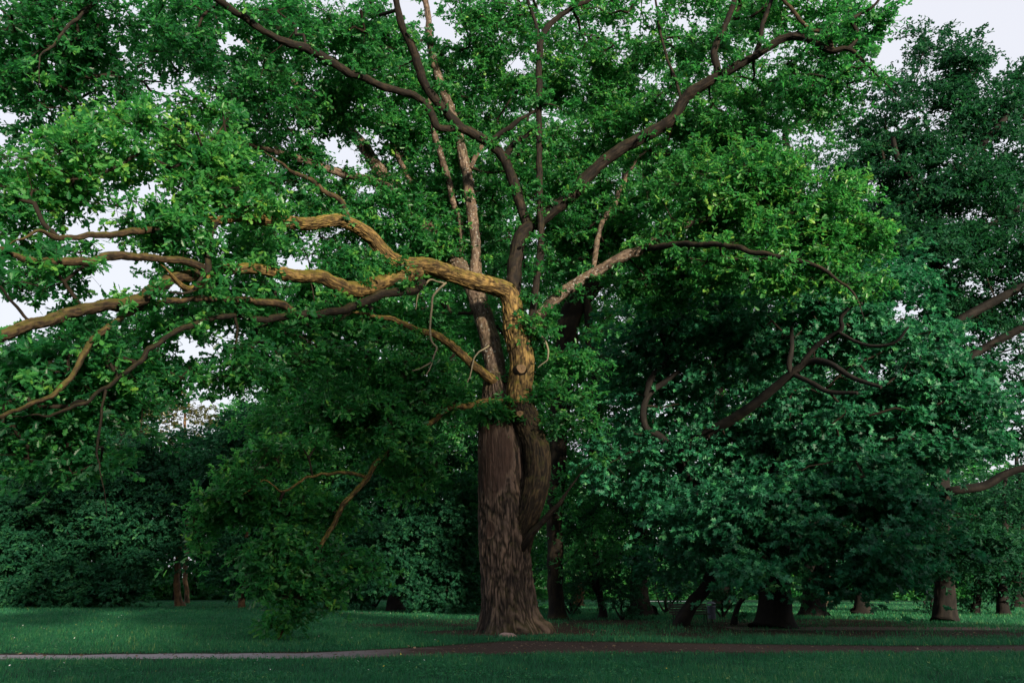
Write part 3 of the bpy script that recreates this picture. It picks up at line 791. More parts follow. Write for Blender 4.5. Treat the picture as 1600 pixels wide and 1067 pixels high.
# sawn branch stubs on the front stem
def stub(px, py, Y, rpx, dx, ln_):
    m = Mesh()
    c = P(px, py, Y); k = rpx * mpp(px, py, Y)
    d = unit(np.array([dx, -1.0, .15]))
    pp = np.array([c - d * .15, c, c + d * ln_ * .7, c + d * ln_])
    tube(m, pp, np.array([k * 1.5, k * 1.3, k * 1.08, k]), 20, 0, None, cap=False, warp=.2)
    o = m.build('branch_stub', BARK_STEM, oak, OO)
    m2 = Mesh()
    x = unit(np.cross(d, [0, 0, 1.0])); y = np.cross(x, d)
    th = np.linspace(0, 2 * np.pi, 20, endpoint=False)
    rings = [(1.0, .0), (.75, .012), (.4, .006), (.12, -.02)]
    v = np.vstack([[c + d * (ln_ + h) + (x * math.cos(t) + y * math.sin(t)) * k * q * (1 + .08 * math.sin(3 * t)) for t in th] for q, h in rings])
    f = [[i * 20 + j, i * 20 + (j + 1) % 20, (i + 1) * 20 + (j + 1) % 20, (i + 1) * 20 + j] for i in range(3) for j in range(20)]
    m2.add(v, f, 0, True, .6)
    m2.add(v[60:], [list(range(20))], 0, True, .1)
    m2.build('cut_face', CUT, o, OO)
    return o
stub(812, 648, YS - .50, 5.5, .1, .12)
stub(814, 577, YS - .47, 7.5, .2, .09)

# crown of the oak: leafy sprays filling lobes, every spray joined to the nearest bough
YC = YT
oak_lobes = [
 # near left, leaf tint lifted as if lit
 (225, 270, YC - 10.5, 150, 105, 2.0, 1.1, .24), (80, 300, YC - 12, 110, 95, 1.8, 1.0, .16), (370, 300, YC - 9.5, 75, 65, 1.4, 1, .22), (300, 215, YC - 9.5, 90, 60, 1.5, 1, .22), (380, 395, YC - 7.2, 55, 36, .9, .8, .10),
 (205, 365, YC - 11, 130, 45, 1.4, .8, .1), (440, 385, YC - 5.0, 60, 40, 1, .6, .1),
 # upper left, leaf tint darkened like silhouettes
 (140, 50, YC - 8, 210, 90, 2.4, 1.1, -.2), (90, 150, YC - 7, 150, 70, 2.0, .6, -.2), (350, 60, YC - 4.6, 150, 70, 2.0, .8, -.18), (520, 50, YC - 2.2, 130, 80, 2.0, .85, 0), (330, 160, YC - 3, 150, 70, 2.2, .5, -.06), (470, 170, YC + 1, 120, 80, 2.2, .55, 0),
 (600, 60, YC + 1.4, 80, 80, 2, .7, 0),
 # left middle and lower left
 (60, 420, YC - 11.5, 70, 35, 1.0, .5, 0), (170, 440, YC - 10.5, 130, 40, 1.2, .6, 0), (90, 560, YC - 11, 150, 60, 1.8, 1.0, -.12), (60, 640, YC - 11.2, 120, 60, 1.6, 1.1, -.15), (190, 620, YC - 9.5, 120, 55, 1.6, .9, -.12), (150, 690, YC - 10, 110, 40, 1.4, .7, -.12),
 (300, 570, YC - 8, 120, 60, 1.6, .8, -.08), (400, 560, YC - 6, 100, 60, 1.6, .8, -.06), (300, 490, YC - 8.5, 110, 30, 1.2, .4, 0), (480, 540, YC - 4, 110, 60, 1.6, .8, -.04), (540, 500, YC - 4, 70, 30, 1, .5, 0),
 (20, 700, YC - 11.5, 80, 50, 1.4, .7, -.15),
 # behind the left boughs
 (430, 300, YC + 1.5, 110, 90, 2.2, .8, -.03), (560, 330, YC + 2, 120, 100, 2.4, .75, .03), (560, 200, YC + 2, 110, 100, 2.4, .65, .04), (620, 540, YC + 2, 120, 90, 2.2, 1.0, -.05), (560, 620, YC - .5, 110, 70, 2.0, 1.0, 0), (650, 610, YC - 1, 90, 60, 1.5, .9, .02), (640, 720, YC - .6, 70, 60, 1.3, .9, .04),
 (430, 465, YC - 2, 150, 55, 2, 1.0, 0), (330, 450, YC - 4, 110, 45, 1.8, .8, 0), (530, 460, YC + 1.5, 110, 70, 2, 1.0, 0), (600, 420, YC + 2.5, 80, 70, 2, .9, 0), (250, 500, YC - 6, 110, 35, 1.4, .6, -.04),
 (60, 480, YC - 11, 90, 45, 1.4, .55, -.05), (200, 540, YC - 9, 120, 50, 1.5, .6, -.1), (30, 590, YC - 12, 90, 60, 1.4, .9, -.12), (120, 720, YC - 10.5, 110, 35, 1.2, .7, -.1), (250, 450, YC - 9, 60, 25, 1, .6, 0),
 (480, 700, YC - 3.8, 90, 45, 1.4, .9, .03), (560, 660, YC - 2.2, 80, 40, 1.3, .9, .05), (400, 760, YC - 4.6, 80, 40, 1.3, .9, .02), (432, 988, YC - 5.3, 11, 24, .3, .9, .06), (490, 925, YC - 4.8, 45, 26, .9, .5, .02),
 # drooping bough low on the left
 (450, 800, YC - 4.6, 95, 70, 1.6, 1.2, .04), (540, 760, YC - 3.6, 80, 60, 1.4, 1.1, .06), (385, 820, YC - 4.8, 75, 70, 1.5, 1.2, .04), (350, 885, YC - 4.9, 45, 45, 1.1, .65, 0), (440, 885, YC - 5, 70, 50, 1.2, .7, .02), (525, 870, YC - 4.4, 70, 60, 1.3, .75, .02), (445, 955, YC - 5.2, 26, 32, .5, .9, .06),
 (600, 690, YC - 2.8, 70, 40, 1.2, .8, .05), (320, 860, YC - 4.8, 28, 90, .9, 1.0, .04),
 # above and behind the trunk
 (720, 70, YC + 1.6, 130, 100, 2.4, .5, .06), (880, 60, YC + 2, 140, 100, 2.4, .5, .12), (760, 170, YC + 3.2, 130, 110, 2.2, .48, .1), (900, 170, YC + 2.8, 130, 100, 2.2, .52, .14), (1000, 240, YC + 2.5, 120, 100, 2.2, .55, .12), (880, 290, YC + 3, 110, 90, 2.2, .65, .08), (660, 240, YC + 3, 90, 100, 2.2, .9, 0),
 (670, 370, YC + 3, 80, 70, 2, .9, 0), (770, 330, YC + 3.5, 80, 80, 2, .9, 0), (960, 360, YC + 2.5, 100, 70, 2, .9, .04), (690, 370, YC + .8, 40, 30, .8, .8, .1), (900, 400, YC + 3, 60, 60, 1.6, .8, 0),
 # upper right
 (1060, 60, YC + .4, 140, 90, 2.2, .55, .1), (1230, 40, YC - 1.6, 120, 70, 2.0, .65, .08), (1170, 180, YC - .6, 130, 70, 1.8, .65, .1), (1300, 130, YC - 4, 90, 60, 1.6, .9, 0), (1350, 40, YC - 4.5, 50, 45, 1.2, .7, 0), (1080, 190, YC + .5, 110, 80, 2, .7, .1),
 # right, leaf tint lifted as if sunlit
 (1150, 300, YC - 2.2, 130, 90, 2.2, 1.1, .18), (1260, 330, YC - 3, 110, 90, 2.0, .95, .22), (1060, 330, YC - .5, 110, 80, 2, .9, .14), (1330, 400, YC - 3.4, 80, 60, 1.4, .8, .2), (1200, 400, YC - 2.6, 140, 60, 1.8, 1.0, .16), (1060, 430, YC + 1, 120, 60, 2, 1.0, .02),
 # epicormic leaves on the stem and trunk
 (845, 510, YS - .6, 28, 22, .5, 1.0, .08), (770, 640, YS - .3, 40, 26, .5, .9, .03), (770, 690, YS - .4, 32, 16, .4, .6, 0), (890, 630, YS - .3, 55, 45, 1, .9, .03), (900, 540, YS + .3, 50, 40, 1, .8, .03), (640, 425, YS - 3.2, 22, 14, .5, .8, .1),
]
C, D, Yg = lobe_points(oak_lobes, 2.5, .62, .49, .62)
seed = np.vstack(wood_nodes)
ch = grow(seed, C, .075, .0095)
m = Mesh()
add_wood(m, ch, 1)
wn = np.vstack(wood_nodes[3:])
wn = wn[rng.integers(0, len(wn), 420)] + rng.normal(0, .28, (420, 3)) + np.array([0, -.08, .10])
wn = wn[wn[:, 2] > 6.0]
C = np.vstack([C, wn]); D = np.vstack([D, rng.normal(0, 1, wn.shape)]); Yg = np.concatenate([Yg, np.full(len(wn), .06)])
ch += [(np.array([q + rng.normal(0, .12, 3), q]), np.array([.008, .005])) for q in wn]
dist = np.linalg.norm(C - np.array([0, 0, CAMH]), axis=1)
near = dist < 26
rad = rng.uniform(.38, .62, len(C)); rad[-len(wn):] *= .55
nl = 0
for sel, kind, sh, per in ((near, 'oak', 6, 7), (~near, 'oak_mid', 6, 7)):
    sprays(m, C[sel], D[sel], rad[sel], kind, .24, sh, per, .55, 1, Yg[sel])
m.build('crown', [LEAF['oak'], BARK_TWIG], oak, OO)

# ------------------------------------------------------------------ the other trees
def tree(name, label, base, Y, trunk, lobes, leaf='dark', kind='oval', size=.2, cover=1.7, disc=.9, bark=None, limbs=(), seg=20, srad=(.5, .9), shoots=7, per=6, gap=.38, rmax=.10, group=None, furrow=(.03, 9), flat=.4, flr=.45, up=.3, cat='tree'):
    """trunk: (px, py, half width px) from the ground up; lobes as for lobe_points with depth offsets from Y"""
    b0 = P(base[0], base[1], Y)
    o0 = np.array([b0[0], Y, 0.0])
    t = thing(name, label, cat, o0, group)
    p, r = trace([(a, b, Y + (c[0] if c else 0), w) for a, b, w, *c in trunk])
    p[0][2] = -.12
    p, r = spline(p, r, .15)
    p[1:] += (fbm(p[1:] * .8 + 8, 2)[:, None] - .5) * np.array([.25, .25, 0])
    z = p[:, 2]
    r = r * (1 + flr * np.exp(-np.maximum(z, 0) / .35))
    m = Mesh()
    tube(m, p, r, seg, 0, furrow, warp=.10)
    seeds = [p[2::2]]
    for lb in limbs:
        q, s = trace([(a, b, Y + d, w) for a, b, d, w in lb])
        q, s = spline(q, s, .15)
        tube(m, q, s, 14, 0, (.012, 12), warp=.08)
        seeds.append(q[::2])
    m.build('trunk', bark or BARK_BACK, t, o0)
    L = [(l[0], l[1], Y + l[2]) + tuple(l[3:]) for l in lobes]
    C, D, Yg = lobe_points(L, cover, disc, gap)
    m = Mesh()
    add_wood(m, grow(np.vstack(seeds), C, rmax, .008, .5, up), 1, 4, .012)
    sprays(m, C, D, rng.uniform(*srad, len(C)), kind, size, shoots, per, flat, None, Yg)
    m.build('crown', [LEAF[leaf], BARK_TWIG], t, o0)
    return t

def gy_(px, py):
    return float(G(px, py)[1])

# maple on the right whose crown spreads over the bench
Ym = gy_(1066, 978)
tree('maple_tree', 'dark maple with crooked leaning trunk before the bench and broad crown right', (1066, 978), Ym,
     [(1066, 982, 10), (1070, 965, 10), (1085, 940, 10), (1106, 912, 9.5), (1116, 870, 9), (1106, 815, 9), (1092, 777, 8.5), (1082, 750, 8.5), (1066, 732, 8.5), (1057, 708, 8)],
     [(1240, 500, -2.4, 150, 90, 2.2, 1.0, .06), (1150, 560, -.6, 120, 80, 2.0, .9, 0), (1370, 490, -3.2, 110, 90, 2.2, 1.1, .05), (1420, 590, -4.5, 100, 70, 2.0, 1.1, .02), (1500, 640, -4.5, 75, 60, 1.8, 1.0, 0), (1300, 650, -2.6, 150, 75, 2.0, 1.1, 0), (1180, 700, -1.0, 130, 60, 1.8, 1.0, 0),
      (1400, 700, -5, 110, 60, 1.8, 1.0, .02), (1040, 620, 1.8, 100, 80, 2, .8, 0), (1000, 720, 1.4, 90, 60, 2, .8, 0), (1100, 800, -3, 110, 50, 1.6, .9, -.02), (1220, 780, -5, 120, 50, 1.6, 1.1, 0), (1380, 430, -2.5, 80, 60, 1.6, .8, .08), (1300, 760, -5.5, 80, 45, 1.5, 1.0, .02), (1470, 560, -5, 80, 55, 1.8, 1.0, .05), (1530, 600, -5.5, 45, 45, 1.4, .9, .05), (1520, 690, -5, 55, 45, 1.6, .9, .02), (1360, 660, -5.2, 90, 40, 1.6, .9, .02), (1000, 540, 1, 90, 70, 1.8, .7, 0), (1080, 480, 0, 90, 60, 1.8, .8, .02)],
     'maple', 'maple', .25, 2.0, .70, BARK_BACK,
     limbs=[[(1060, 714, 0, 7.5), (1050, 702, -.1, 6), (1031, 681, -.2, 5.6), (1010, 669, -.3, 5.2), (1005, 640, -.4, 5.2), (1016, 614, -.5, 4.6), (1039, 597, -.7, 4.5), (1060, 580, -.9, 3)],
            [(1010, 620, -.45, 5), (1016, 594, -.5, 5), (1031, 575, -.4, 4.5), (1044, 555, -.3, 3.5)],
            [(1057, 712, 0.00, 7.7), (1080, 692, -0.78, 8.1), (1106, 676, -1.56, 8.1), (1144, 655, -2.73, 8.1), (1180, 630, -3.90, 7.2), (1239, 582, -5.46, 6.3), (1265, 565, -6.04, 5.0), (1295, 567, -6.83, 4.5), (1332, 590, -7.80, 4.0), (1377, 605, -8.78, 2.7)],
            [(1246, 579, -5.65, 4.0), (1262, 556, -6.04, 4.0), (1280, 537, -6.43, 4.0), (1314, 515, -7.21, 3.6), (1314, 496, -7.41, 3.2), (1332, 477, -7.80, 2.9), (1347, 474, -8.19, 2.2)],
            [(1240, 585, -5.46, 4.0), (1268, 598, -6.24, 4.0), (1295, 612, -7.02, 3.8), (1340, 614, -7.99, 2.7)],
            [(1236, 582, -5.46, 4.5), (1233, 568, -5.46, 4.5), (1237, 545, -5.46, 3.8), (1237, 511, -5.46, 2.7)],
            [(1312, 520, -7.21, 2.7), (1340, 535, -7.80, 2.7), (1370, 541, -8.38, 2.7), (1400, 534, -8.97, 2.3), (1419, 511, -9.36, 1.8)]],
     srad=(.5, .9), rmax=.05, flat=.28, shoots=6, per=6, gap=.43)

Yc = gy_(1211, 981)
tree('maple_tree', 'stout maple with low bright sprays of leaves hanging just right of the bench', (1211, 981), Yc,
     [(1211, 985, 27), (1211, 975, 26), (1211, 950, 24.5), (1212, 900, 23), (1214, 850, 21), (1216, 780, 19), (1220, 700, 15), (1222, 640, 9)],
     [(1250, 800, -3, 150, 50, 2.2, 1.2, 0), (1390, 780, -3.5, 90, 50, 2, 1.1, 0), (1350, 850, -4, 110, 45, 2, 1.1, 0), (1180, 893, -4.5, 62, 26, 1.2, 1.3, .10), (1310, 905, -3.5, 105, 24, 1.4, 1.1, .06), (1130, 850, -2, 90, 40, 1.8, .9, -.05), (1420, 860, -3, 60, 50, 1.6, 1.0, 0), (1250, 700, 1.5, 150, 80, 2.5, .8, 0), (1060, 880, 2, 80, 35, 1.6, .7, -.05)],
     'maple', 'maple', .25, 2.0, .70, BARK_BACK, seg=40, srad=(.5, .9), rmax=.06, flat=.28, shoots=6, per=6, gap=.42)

# oak trunk leaning behind the first oak, its bark darkened as shade
Yb = gy_(872, 968)
tree('oak_tree', 'second dark oak half hidden right behind the big trunk, its bare upper limb leaning right', (872, 968), Yb,
     [(872, 975, 12), (870, 960, 12), (868, 900, 12), (868, 800, 12.5), (872, 700, 13.5), (878, 600, 15.5), (888, 504, 17), (909, 467, 16.5), (930, 438, 15), (945, 400, 11), (965, 340, 8), (980, 270, 6), (985, 200, 4), (985, 140, 3)],
     [(960, 440, 1, 110, 80, 2.5, .8, 0), (1010, 380, 1.5, 110, 80, 2.5, .8, .02), (900, 560, 2, 80, 90, 2, .8, -.05), (960, 650, .5, 80, 70, 2, .9, -.04), (940, 760, -1, 90, 60, 2, .9, -.06), (880, 720, 2, 60, 60, 2, .8, -.06), (1000, 280, 2, 120, 90, 2.6, .35, .1), (850, 250, 2.5, 130, 110, 2.8, .3, .1), (960, 150, 3, 150, 100, 3, .25, .12), (780, 420, 2.5, 90, 90, 2.5, .8, 0), (700, 480, 2.5, 90, 90, 2.4, .8, -.03),
      (930, 850, -.5, 70, 40, 1.5, .8, -.08), (1000, 500, .5, 90, 70, 2.2, .8, 0), (760, 560, 2, 70, 70, 2, .9, -.04), (720, 640, 2, 80, 60, 2, .9, -.04)],
     'oak', 'oak_mid', .22, 1.9, .75, BARK_DEEP_SHADE,
     limbs=[[(905, 462, -.2, 8), (918, 482, -.4, 7), (921, 530, -.5, 6.5), (931, 590, -.6, 6.5), (932, 661, -.8, 6.2), (936, 699, -.9, 5.5), (956, 721, -1, 4), (985, 735, -1.1, 2.5)],
            [(930, 594, -.6, 4), (945, 577, -.7, 4), (975, 579, -.9, 4), (986, 575, -1, 4), (993, 560, -1, 3.5), (997, 545, -1, 2.6)],
            [(890, 470, 0, 6), (893, 430, .3, 6), (892, 405, .5, 5), (905, 370, .8, 4)]],
     seg=36, srad=(.5, .85))

# understory maple left of the trunk
Yu = gy_(618, 955)
tree('maple_tree', 'bushy dark maple filling the gap close behind the left side of the big oak trunk', (618, 955), Yu,
     [(618, 960, 12), (618, 945, 11.5), (622, 880, 10), (630, 800, 8.5), (640, 720, 6), (648, 660, 3)],
     [(660, 700, -3, 90, 60, 2, 1.0, 0), (690, 800, -4, 80, 70, 2, 1.1, 0), (640, 850, -4.5, 90, 60, 2, 1.1, 0), (700, 890, -5, 60, 55, 1.6, 1.1, -.02), (640, 920, -5.5, 60, 25, 1.2, .8, 0), (570, 800, -1, 80, 70, 2.4, 1.0, -.03), (700, 950, -5.5, 50, 22, 1.0, .8, -.05), (560, 890, 0, 70, 50, 2, 1, -.05)],
     'dark', 'maple', .25, 2.0, .75, BARK_BACK, srad=(.5, .85), gap=.44)

# tall dark oak on the far right against the sky, and its neighbour
Yr = gy_(1477, 971)
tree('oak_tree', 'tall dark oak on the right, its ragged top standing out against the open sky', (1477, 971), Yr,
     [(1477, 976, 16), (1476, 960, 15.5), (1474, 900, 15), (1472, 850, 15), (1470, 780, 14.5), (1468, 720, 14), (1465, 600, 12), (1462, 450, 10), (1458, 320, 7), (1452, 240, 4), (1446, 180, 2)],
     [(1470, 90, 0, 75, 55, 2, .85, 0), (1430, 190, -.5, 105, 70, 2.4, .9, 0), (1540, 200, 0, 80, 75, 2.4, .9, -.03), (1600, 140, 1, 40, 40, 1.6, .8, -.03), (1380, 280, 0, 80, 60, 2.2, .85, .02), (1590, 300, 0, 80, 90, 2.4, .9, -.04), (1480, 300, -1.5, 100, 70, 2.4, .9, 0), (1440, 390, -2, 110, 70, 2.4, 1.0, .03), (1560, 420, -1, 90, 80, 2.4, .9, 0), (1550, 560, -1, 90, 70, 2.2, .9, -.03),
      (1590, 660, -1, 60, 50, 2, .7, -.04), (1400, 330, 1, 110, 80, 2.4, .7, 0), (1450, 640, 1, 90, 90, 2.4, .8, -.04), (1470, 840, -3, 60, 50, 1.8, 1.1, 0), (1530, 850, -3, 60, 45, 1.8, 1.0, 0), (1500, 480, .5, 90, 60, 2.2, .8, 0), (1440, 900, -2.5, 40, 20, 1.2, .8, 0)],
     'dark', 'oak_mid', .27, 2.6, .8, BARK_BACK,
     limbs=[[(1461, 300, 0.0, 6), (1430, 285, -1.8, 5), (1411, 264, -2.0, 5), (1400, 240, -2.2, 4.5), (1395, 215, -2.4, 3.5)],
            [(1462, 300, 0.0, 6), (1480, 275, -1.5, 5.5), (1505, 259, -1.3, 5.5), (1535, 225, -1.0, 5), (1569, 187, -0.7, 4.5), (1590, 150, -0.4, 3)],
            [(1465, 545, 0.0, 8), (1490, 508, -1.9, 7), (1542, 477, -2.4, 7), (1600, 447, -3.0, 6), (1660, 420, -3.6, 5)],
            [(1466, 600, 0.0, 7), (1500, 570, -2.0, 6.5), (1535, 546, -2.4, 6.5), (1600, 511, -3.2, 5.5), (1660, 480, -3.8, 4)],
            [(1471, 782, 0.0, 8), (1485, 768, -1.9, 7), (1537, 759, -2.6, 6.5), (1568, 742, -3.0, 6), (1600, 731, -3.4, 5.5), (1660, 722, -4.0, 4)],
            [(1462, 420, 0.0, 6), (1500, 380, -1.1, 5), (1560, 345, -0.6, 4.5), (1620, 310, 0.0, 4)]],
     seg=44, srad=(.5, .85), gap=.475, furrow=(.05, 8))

Ye = gy_(1272, 963)
tree('oak_tree', 'tall oak with flared foot between the maples, its high crown rising behind them', (1272, 963), Ye,
     [(1272, 968, 19), (1272, 955, 18), (1272, 900, 16), (1272, 800, 15), (1270, 650, 14), (1262, 500, 12), (1245, 380, 10), (1222, 290, 8), (1190, 220, 5), (1170, 150, 3)],
     [(1200, 180, 0, 130, 90, 3, .35, .1), (1100, 240, 1, 120, 100, 3, .3, .12), (1290, 230, -1, 90, 80, 2.6, .65, 0), (1200, 330, 1, 140, 90, 3, .55, .06), (1300, 420, 1, 100, 80, 3, .6, 0), (1120, 400, 2, 120, 90, 3, .5, .04), (1150, 80, 1, 140, 90, 3, .25, .1), (1290, 90, 0, 80, 70, 2.4, .4, 0), (1350, 560, 1, 100, 80, 3, .8, 0), (1180, 560, 2, 120, 90, 3, .7, 0), (1330, 700, 0, 120, 80, 3, .8, -.03)],
     'oak', 'oak_mid', .24, 1.9, 1.0, BARK_BACK,
     limbs=[[(1240, 365, 0, 7), (1252, 300, -.4, 6), (1227, 214, -.2, 5), (1260, 188, -.6, 5), (1281, 172, -.9, 4)], [(1262, 500, 0, 7), (1282, 400, -.3, 6.5), (1298, 310, -.6, 6), (1325, 259, -1, 5.5), (1355, 229, -1.3, 5), (1400, 210, -1.6, 4.5), (1437, 184, -1.9, 3)]],
     seg=36, srad=(.6, 1.0), gap=.42, furrow=(.04, 8))

def auto_trunk(px, py, hw, top, lean=0, n=7):
    q = [(px, py + 4, hw)]
    for k in range(n):
        f = k / (n - 1)
        q.append((px + lean * f ** 1.3 + 3 * math.sin(k * 1.9 + px), py + (top - py) * f, max(hw * (1 - .75 * f), 1.2)))
    return q

# trunks and crowns under the trees on the right and in the middle
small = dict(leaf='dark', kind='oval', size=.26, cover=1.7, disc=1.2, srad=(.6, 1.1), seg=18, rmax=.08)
tree('oak_tree', 'dark tree with a widely flared foot standing in shade left of the bench', (1002, 962), gy_(1002, 962), auto_trunk(1002, 962, 15, 640, -10),
     [(1000, 820, 0, 110, 60, 2.5, .8, -.05), (960, 740, 0, 110, 70, 2.5, .8, -.05), (1060, 760, 1, 110, 70, 2.5, .7, -.03), (1000, 660, 1, 110, 60, 2.5, .7, 0), (930, 880, 1, 80, 30, 2, .7, -.05), (1050, 860, 1, 80, 40, 2, .7, -.05), (980, 560, 2, 100, 70, 2.5, .7, 0)], **{**small, 'seg': 30, 'flr': 1.0})
tree('beech_tree', 'slender two-stemmed young tree between the big oak trunk and the flared foot', (940, 966), gy_(940, 966), [(942, 970, 6), (941, 950, 5.5), (938, 920, 5), (934, 890, 4.5), (930, 850, 4), (925, 800, 3)],
     [(930, 840, 0, 60, 40, 1.6, .9, -.04), (960, 900, 0, 50, 25, 1.2, .7, 0), (910, 910, 0, 35, 25, 1.0, .7, .02), (890, 820, 0, 50, 40, 1.5, .8, -.04)], limbs=[[(940, 940, 0, 4), (928, 915, -.2, 3.6), (921, 890, -.3, 3.2), (915, 850, -.4, 2.5)]], **{**small, 'size': .18, 'disc': .7, 'srad': (.4, .7)})
tree('plane_tree', 'pale flaky trunk lit far off through the gap beside the big oak', (904, 946), gy_(904, 946), auto_trunk(904, 946, 8, 780, 3),
     [(900, 820, 0, 80, 60, 4, .8, 0), (880, 760, 0, 90, 60, 4, .8, 0), (950, 780, 0, 80, 60, 4, .7, 0)], **{**small, 'size': .4, 'disc': 2.6, 'srad': (1, 1.7), 'bark': BARK_SLIM})
tree('lime_tree', 'slim pinkish pale trunk just right of the tall oak with the flared foot', (1294, 947), gy_(1294, 947), auto_trunk(1294, 947, 6.5, 760, -4),
     [(1290, 820, 0, 90, 60, 4, .8, 0), (1320, 760, 0, 90, 60, 4, .8, 0), (1250, 860, 0, 80, 35, 3, .7, 0)], **{**small, 'size': .4, 'disc': 2.6, 'srad': (1, 1.7), 'bark': BARK_PALE})
tree('beech_tree', 'low dark trunk with spreading foot under the hanging maple sprays', (1346, 960), gy_(1346, 960), auto_trunk(1346, 960, 11, 760, 6),
     [(1340, 850, 0, 110, 50, 2.5, .9, -.04), (1400, 800, 0, 110, 60, 2.5, .9, -.04), (1330, 760, 0, 110, 60, 2.5, .8, -.03), (1390, 905, 0, 70, 22, 2, .7, -.02)], **{**small, 'flr': .8})
tree('beech_tree', 'small leafy tree with boughs brushing the grass right of the tall dark oak', (1526, 958), gy_(1526, 958), auto_trunk(1526, 958, 6, 790, 0),
     [(1525, 900, 0, 60, 35, 2, 1.0, .02), (1520, 850, 0, 70, 40, 2.2, 1.0, 0), (1500, 790, 0, 70, 50, 2.2, .9, 0), (1530, 938, 0, 26, 14, 1.2, .8, .04)], **small)
tree('beech_tree', 'dark slim trunk furthest right at the edge of the bright lawn', (1566, 961), gy_(1566, 961), auto_trunk(1566, 961, 8.5, 740, 6),
     [(1570, 870, 0, 80, 50, 2.5, 1.0, -.05), (1600, 800, 0, 90, 50, 2.5, .9, -.05), (1560, 780, 1, 70, 40, 2.5, .6, -.03), (1590, 915, 0, 60, 24, 2, .9, -.03)], **small)
tree('sapling', 'thin arching dark sapling bent over to the right beside the stout maple', (1146, 976), gy_(1146, 976), [(1146, 980, 4.5), (1147, 965, 4), (1152, 948, 3.8), (1163, 933, 3.6), (1180, 925, 3.2), (1200, 922, 2.4)],
     [(1150, 965, 0, 20, 12, .7, .7, -.04), (1195, 915, -.3, 36, 18, .9, .8, .02)], **{**small, 'size': .15, 'disc': .5, 'srad': (.25, .45), 'seg': 12})

# trees beyond the lawn on the left
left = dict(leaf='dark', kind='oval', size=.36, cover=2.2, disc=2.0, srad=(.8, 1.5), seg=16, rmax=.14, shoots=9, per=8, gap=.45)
def L3(px, py, Y):
    return gy_(px, py)
tree('beech_tree', 'broad dark beech with boughs sweeping to the grass at the left edge', (40, 948), gy_(40, 948), auto_trunk(40, 948, 12, 700, 0),
     [(20, 870, -3, 110, 60, 4, 1.0, .02), (90, 800, -2, 120, 70, 4, 1.0, .03), (-20, 760, 0, 110, 80, 4, 1.0, 0), (110, 900, -4, 90, 35, 3, 1.0, .03), (60, 700, 0, 110, 60, 4, .9, .02), (30, 650, 1, 90, 50, 4, .9, .03), (-60, 860, -2, 90, 70, 4, 1, 0), (20, 925, -4, 90, 20, 2.5, .8, 0)], **left)
tree('beech_tree', 'tall dark beech left of the slim bare trunk, its layered boughs hanging low', (185, 947), gy_(185, 947), auto_trunk(185, 947, 11, 660, 5),
     [(190, 850, -3, 100, 50, 4, 1.0, 0), (170, 760, -1, 110, 70, 4, 1.0, 0), (200, 725, 0, 80, 45, 4, .9, .02), (150, 905, -4, 90, 30, 3, .9, 0), (120, 670, 2, 100, 60, 4, .9, 0), (200, 930, -4, 60, 14, 2, .8, .02)], **left)
tree('beech_tree', 'young tree with a slim bare brown trunk at the far edge of the lawn', (278, 947), gy_(278, 947), auto_trunk(279, 947, 5.5, 740, -4),
     [(280, 790, -1, 90, 50, 3.5, 1.0, -.04), (250, 740, 0, 90, 50, 4, .9, -.02), (330, 720, 1, 80, 60, 4, 1.0, -.03)], **{**left, 'bark': BARK_SLIM, 'flr': .6})
tree('beech_tree', 'dense dark tree with a short slanting trunk behind the drooping oak bough', (381, 949), gy_(381, 949), auto_trunk(381, 949, 4.5, 720, 12),
     [(390, 700, 0, 70, 50, 4, 1.1, -.06), (370, 740, 0, 80, 60, 4, 1.1, -.06), (420, 680, 1, 80, 60, 4, 1.1, -.04), (365, 830, 0, 60, 60, 4, 1.0, -.07), (400, 890, 0, 70, 40, 3, .9, -.06), (460, 760, 0, 80, 80, 4, 1.0, -.04)], **{**left, 'bark': BARK_SLIM})
tree('larch_tree', 'thin yellowish brown tree rising behind the dark beeches on the left', (291, 941), 90.0, [(291, 944, 3.5), (291, 900, 3.4), (290, 800, 3), (289, 720, 2.6), (289, 660, 2), (290, 625, 1.2)],
     [(285, 640, 0, 42, 24, 4, .8), (255, 672, 0, 50, 24, 4, .8), (310, 690, 0, 45, 24, 4, .6), (280, 720, 0, 60, 24, 4, .7), (245, 640, 0, 24, 14, 3, .4), (270, 620, 0, 30, 16, 3, .5), (330, 660, 0, 30, 14, 3, .4)], **{**left, 'leaf': 'olive', 'size': .30, 'cover': 1.7, 'bark': BARK_SLIM})
tree('lime_tree', 'light green rounded tree beyond the lawn, between the slim trunk and big oak', (520, 944), 62.0, auto_trunk(520, 946, 10, 580, 6),
     [(520, 640, 0, 110, 60, 4, 1.1, .16), (480, 590, 1, 90, 50, 4, 1.0, .18), (570, 600, 1, 90, 60, 4, 1.0, .14), (540, 720, 0, 110, 70, 4, 1.0, .08), (460, 680, 0, 80, 60, 4, 1.0, .12), (600, 680, 2, 80, 80, 4, 1, .08), (500, 830, 0, 90, 70, 4, 1, 0)], **{**left, 'leaf': 'oak', 'size': .30, 'disc': 1.7})
tree('beech_tree', 'far green tree glimpsed low between the left boughs of the oak', (90, 938), 110.0, auto_trunk(90, 938, 8, 600, 4),
     [(80, 640, 0, 80, 50, 5, 1.0, .08), (150, 650, 0, 70, 40, 5, 1.0, .06), (60, 720, 0, 110, 60, 5, 1, .04), (170, 720, 0, 90, 60, 5, 1, .02), (400, 660, 2, 60, 40, 5, .9, .05)], **{**left, 'leaf': 'oak', 'size': .5, 'disc': 3.5, 'srad': (1.2, 2.0)})
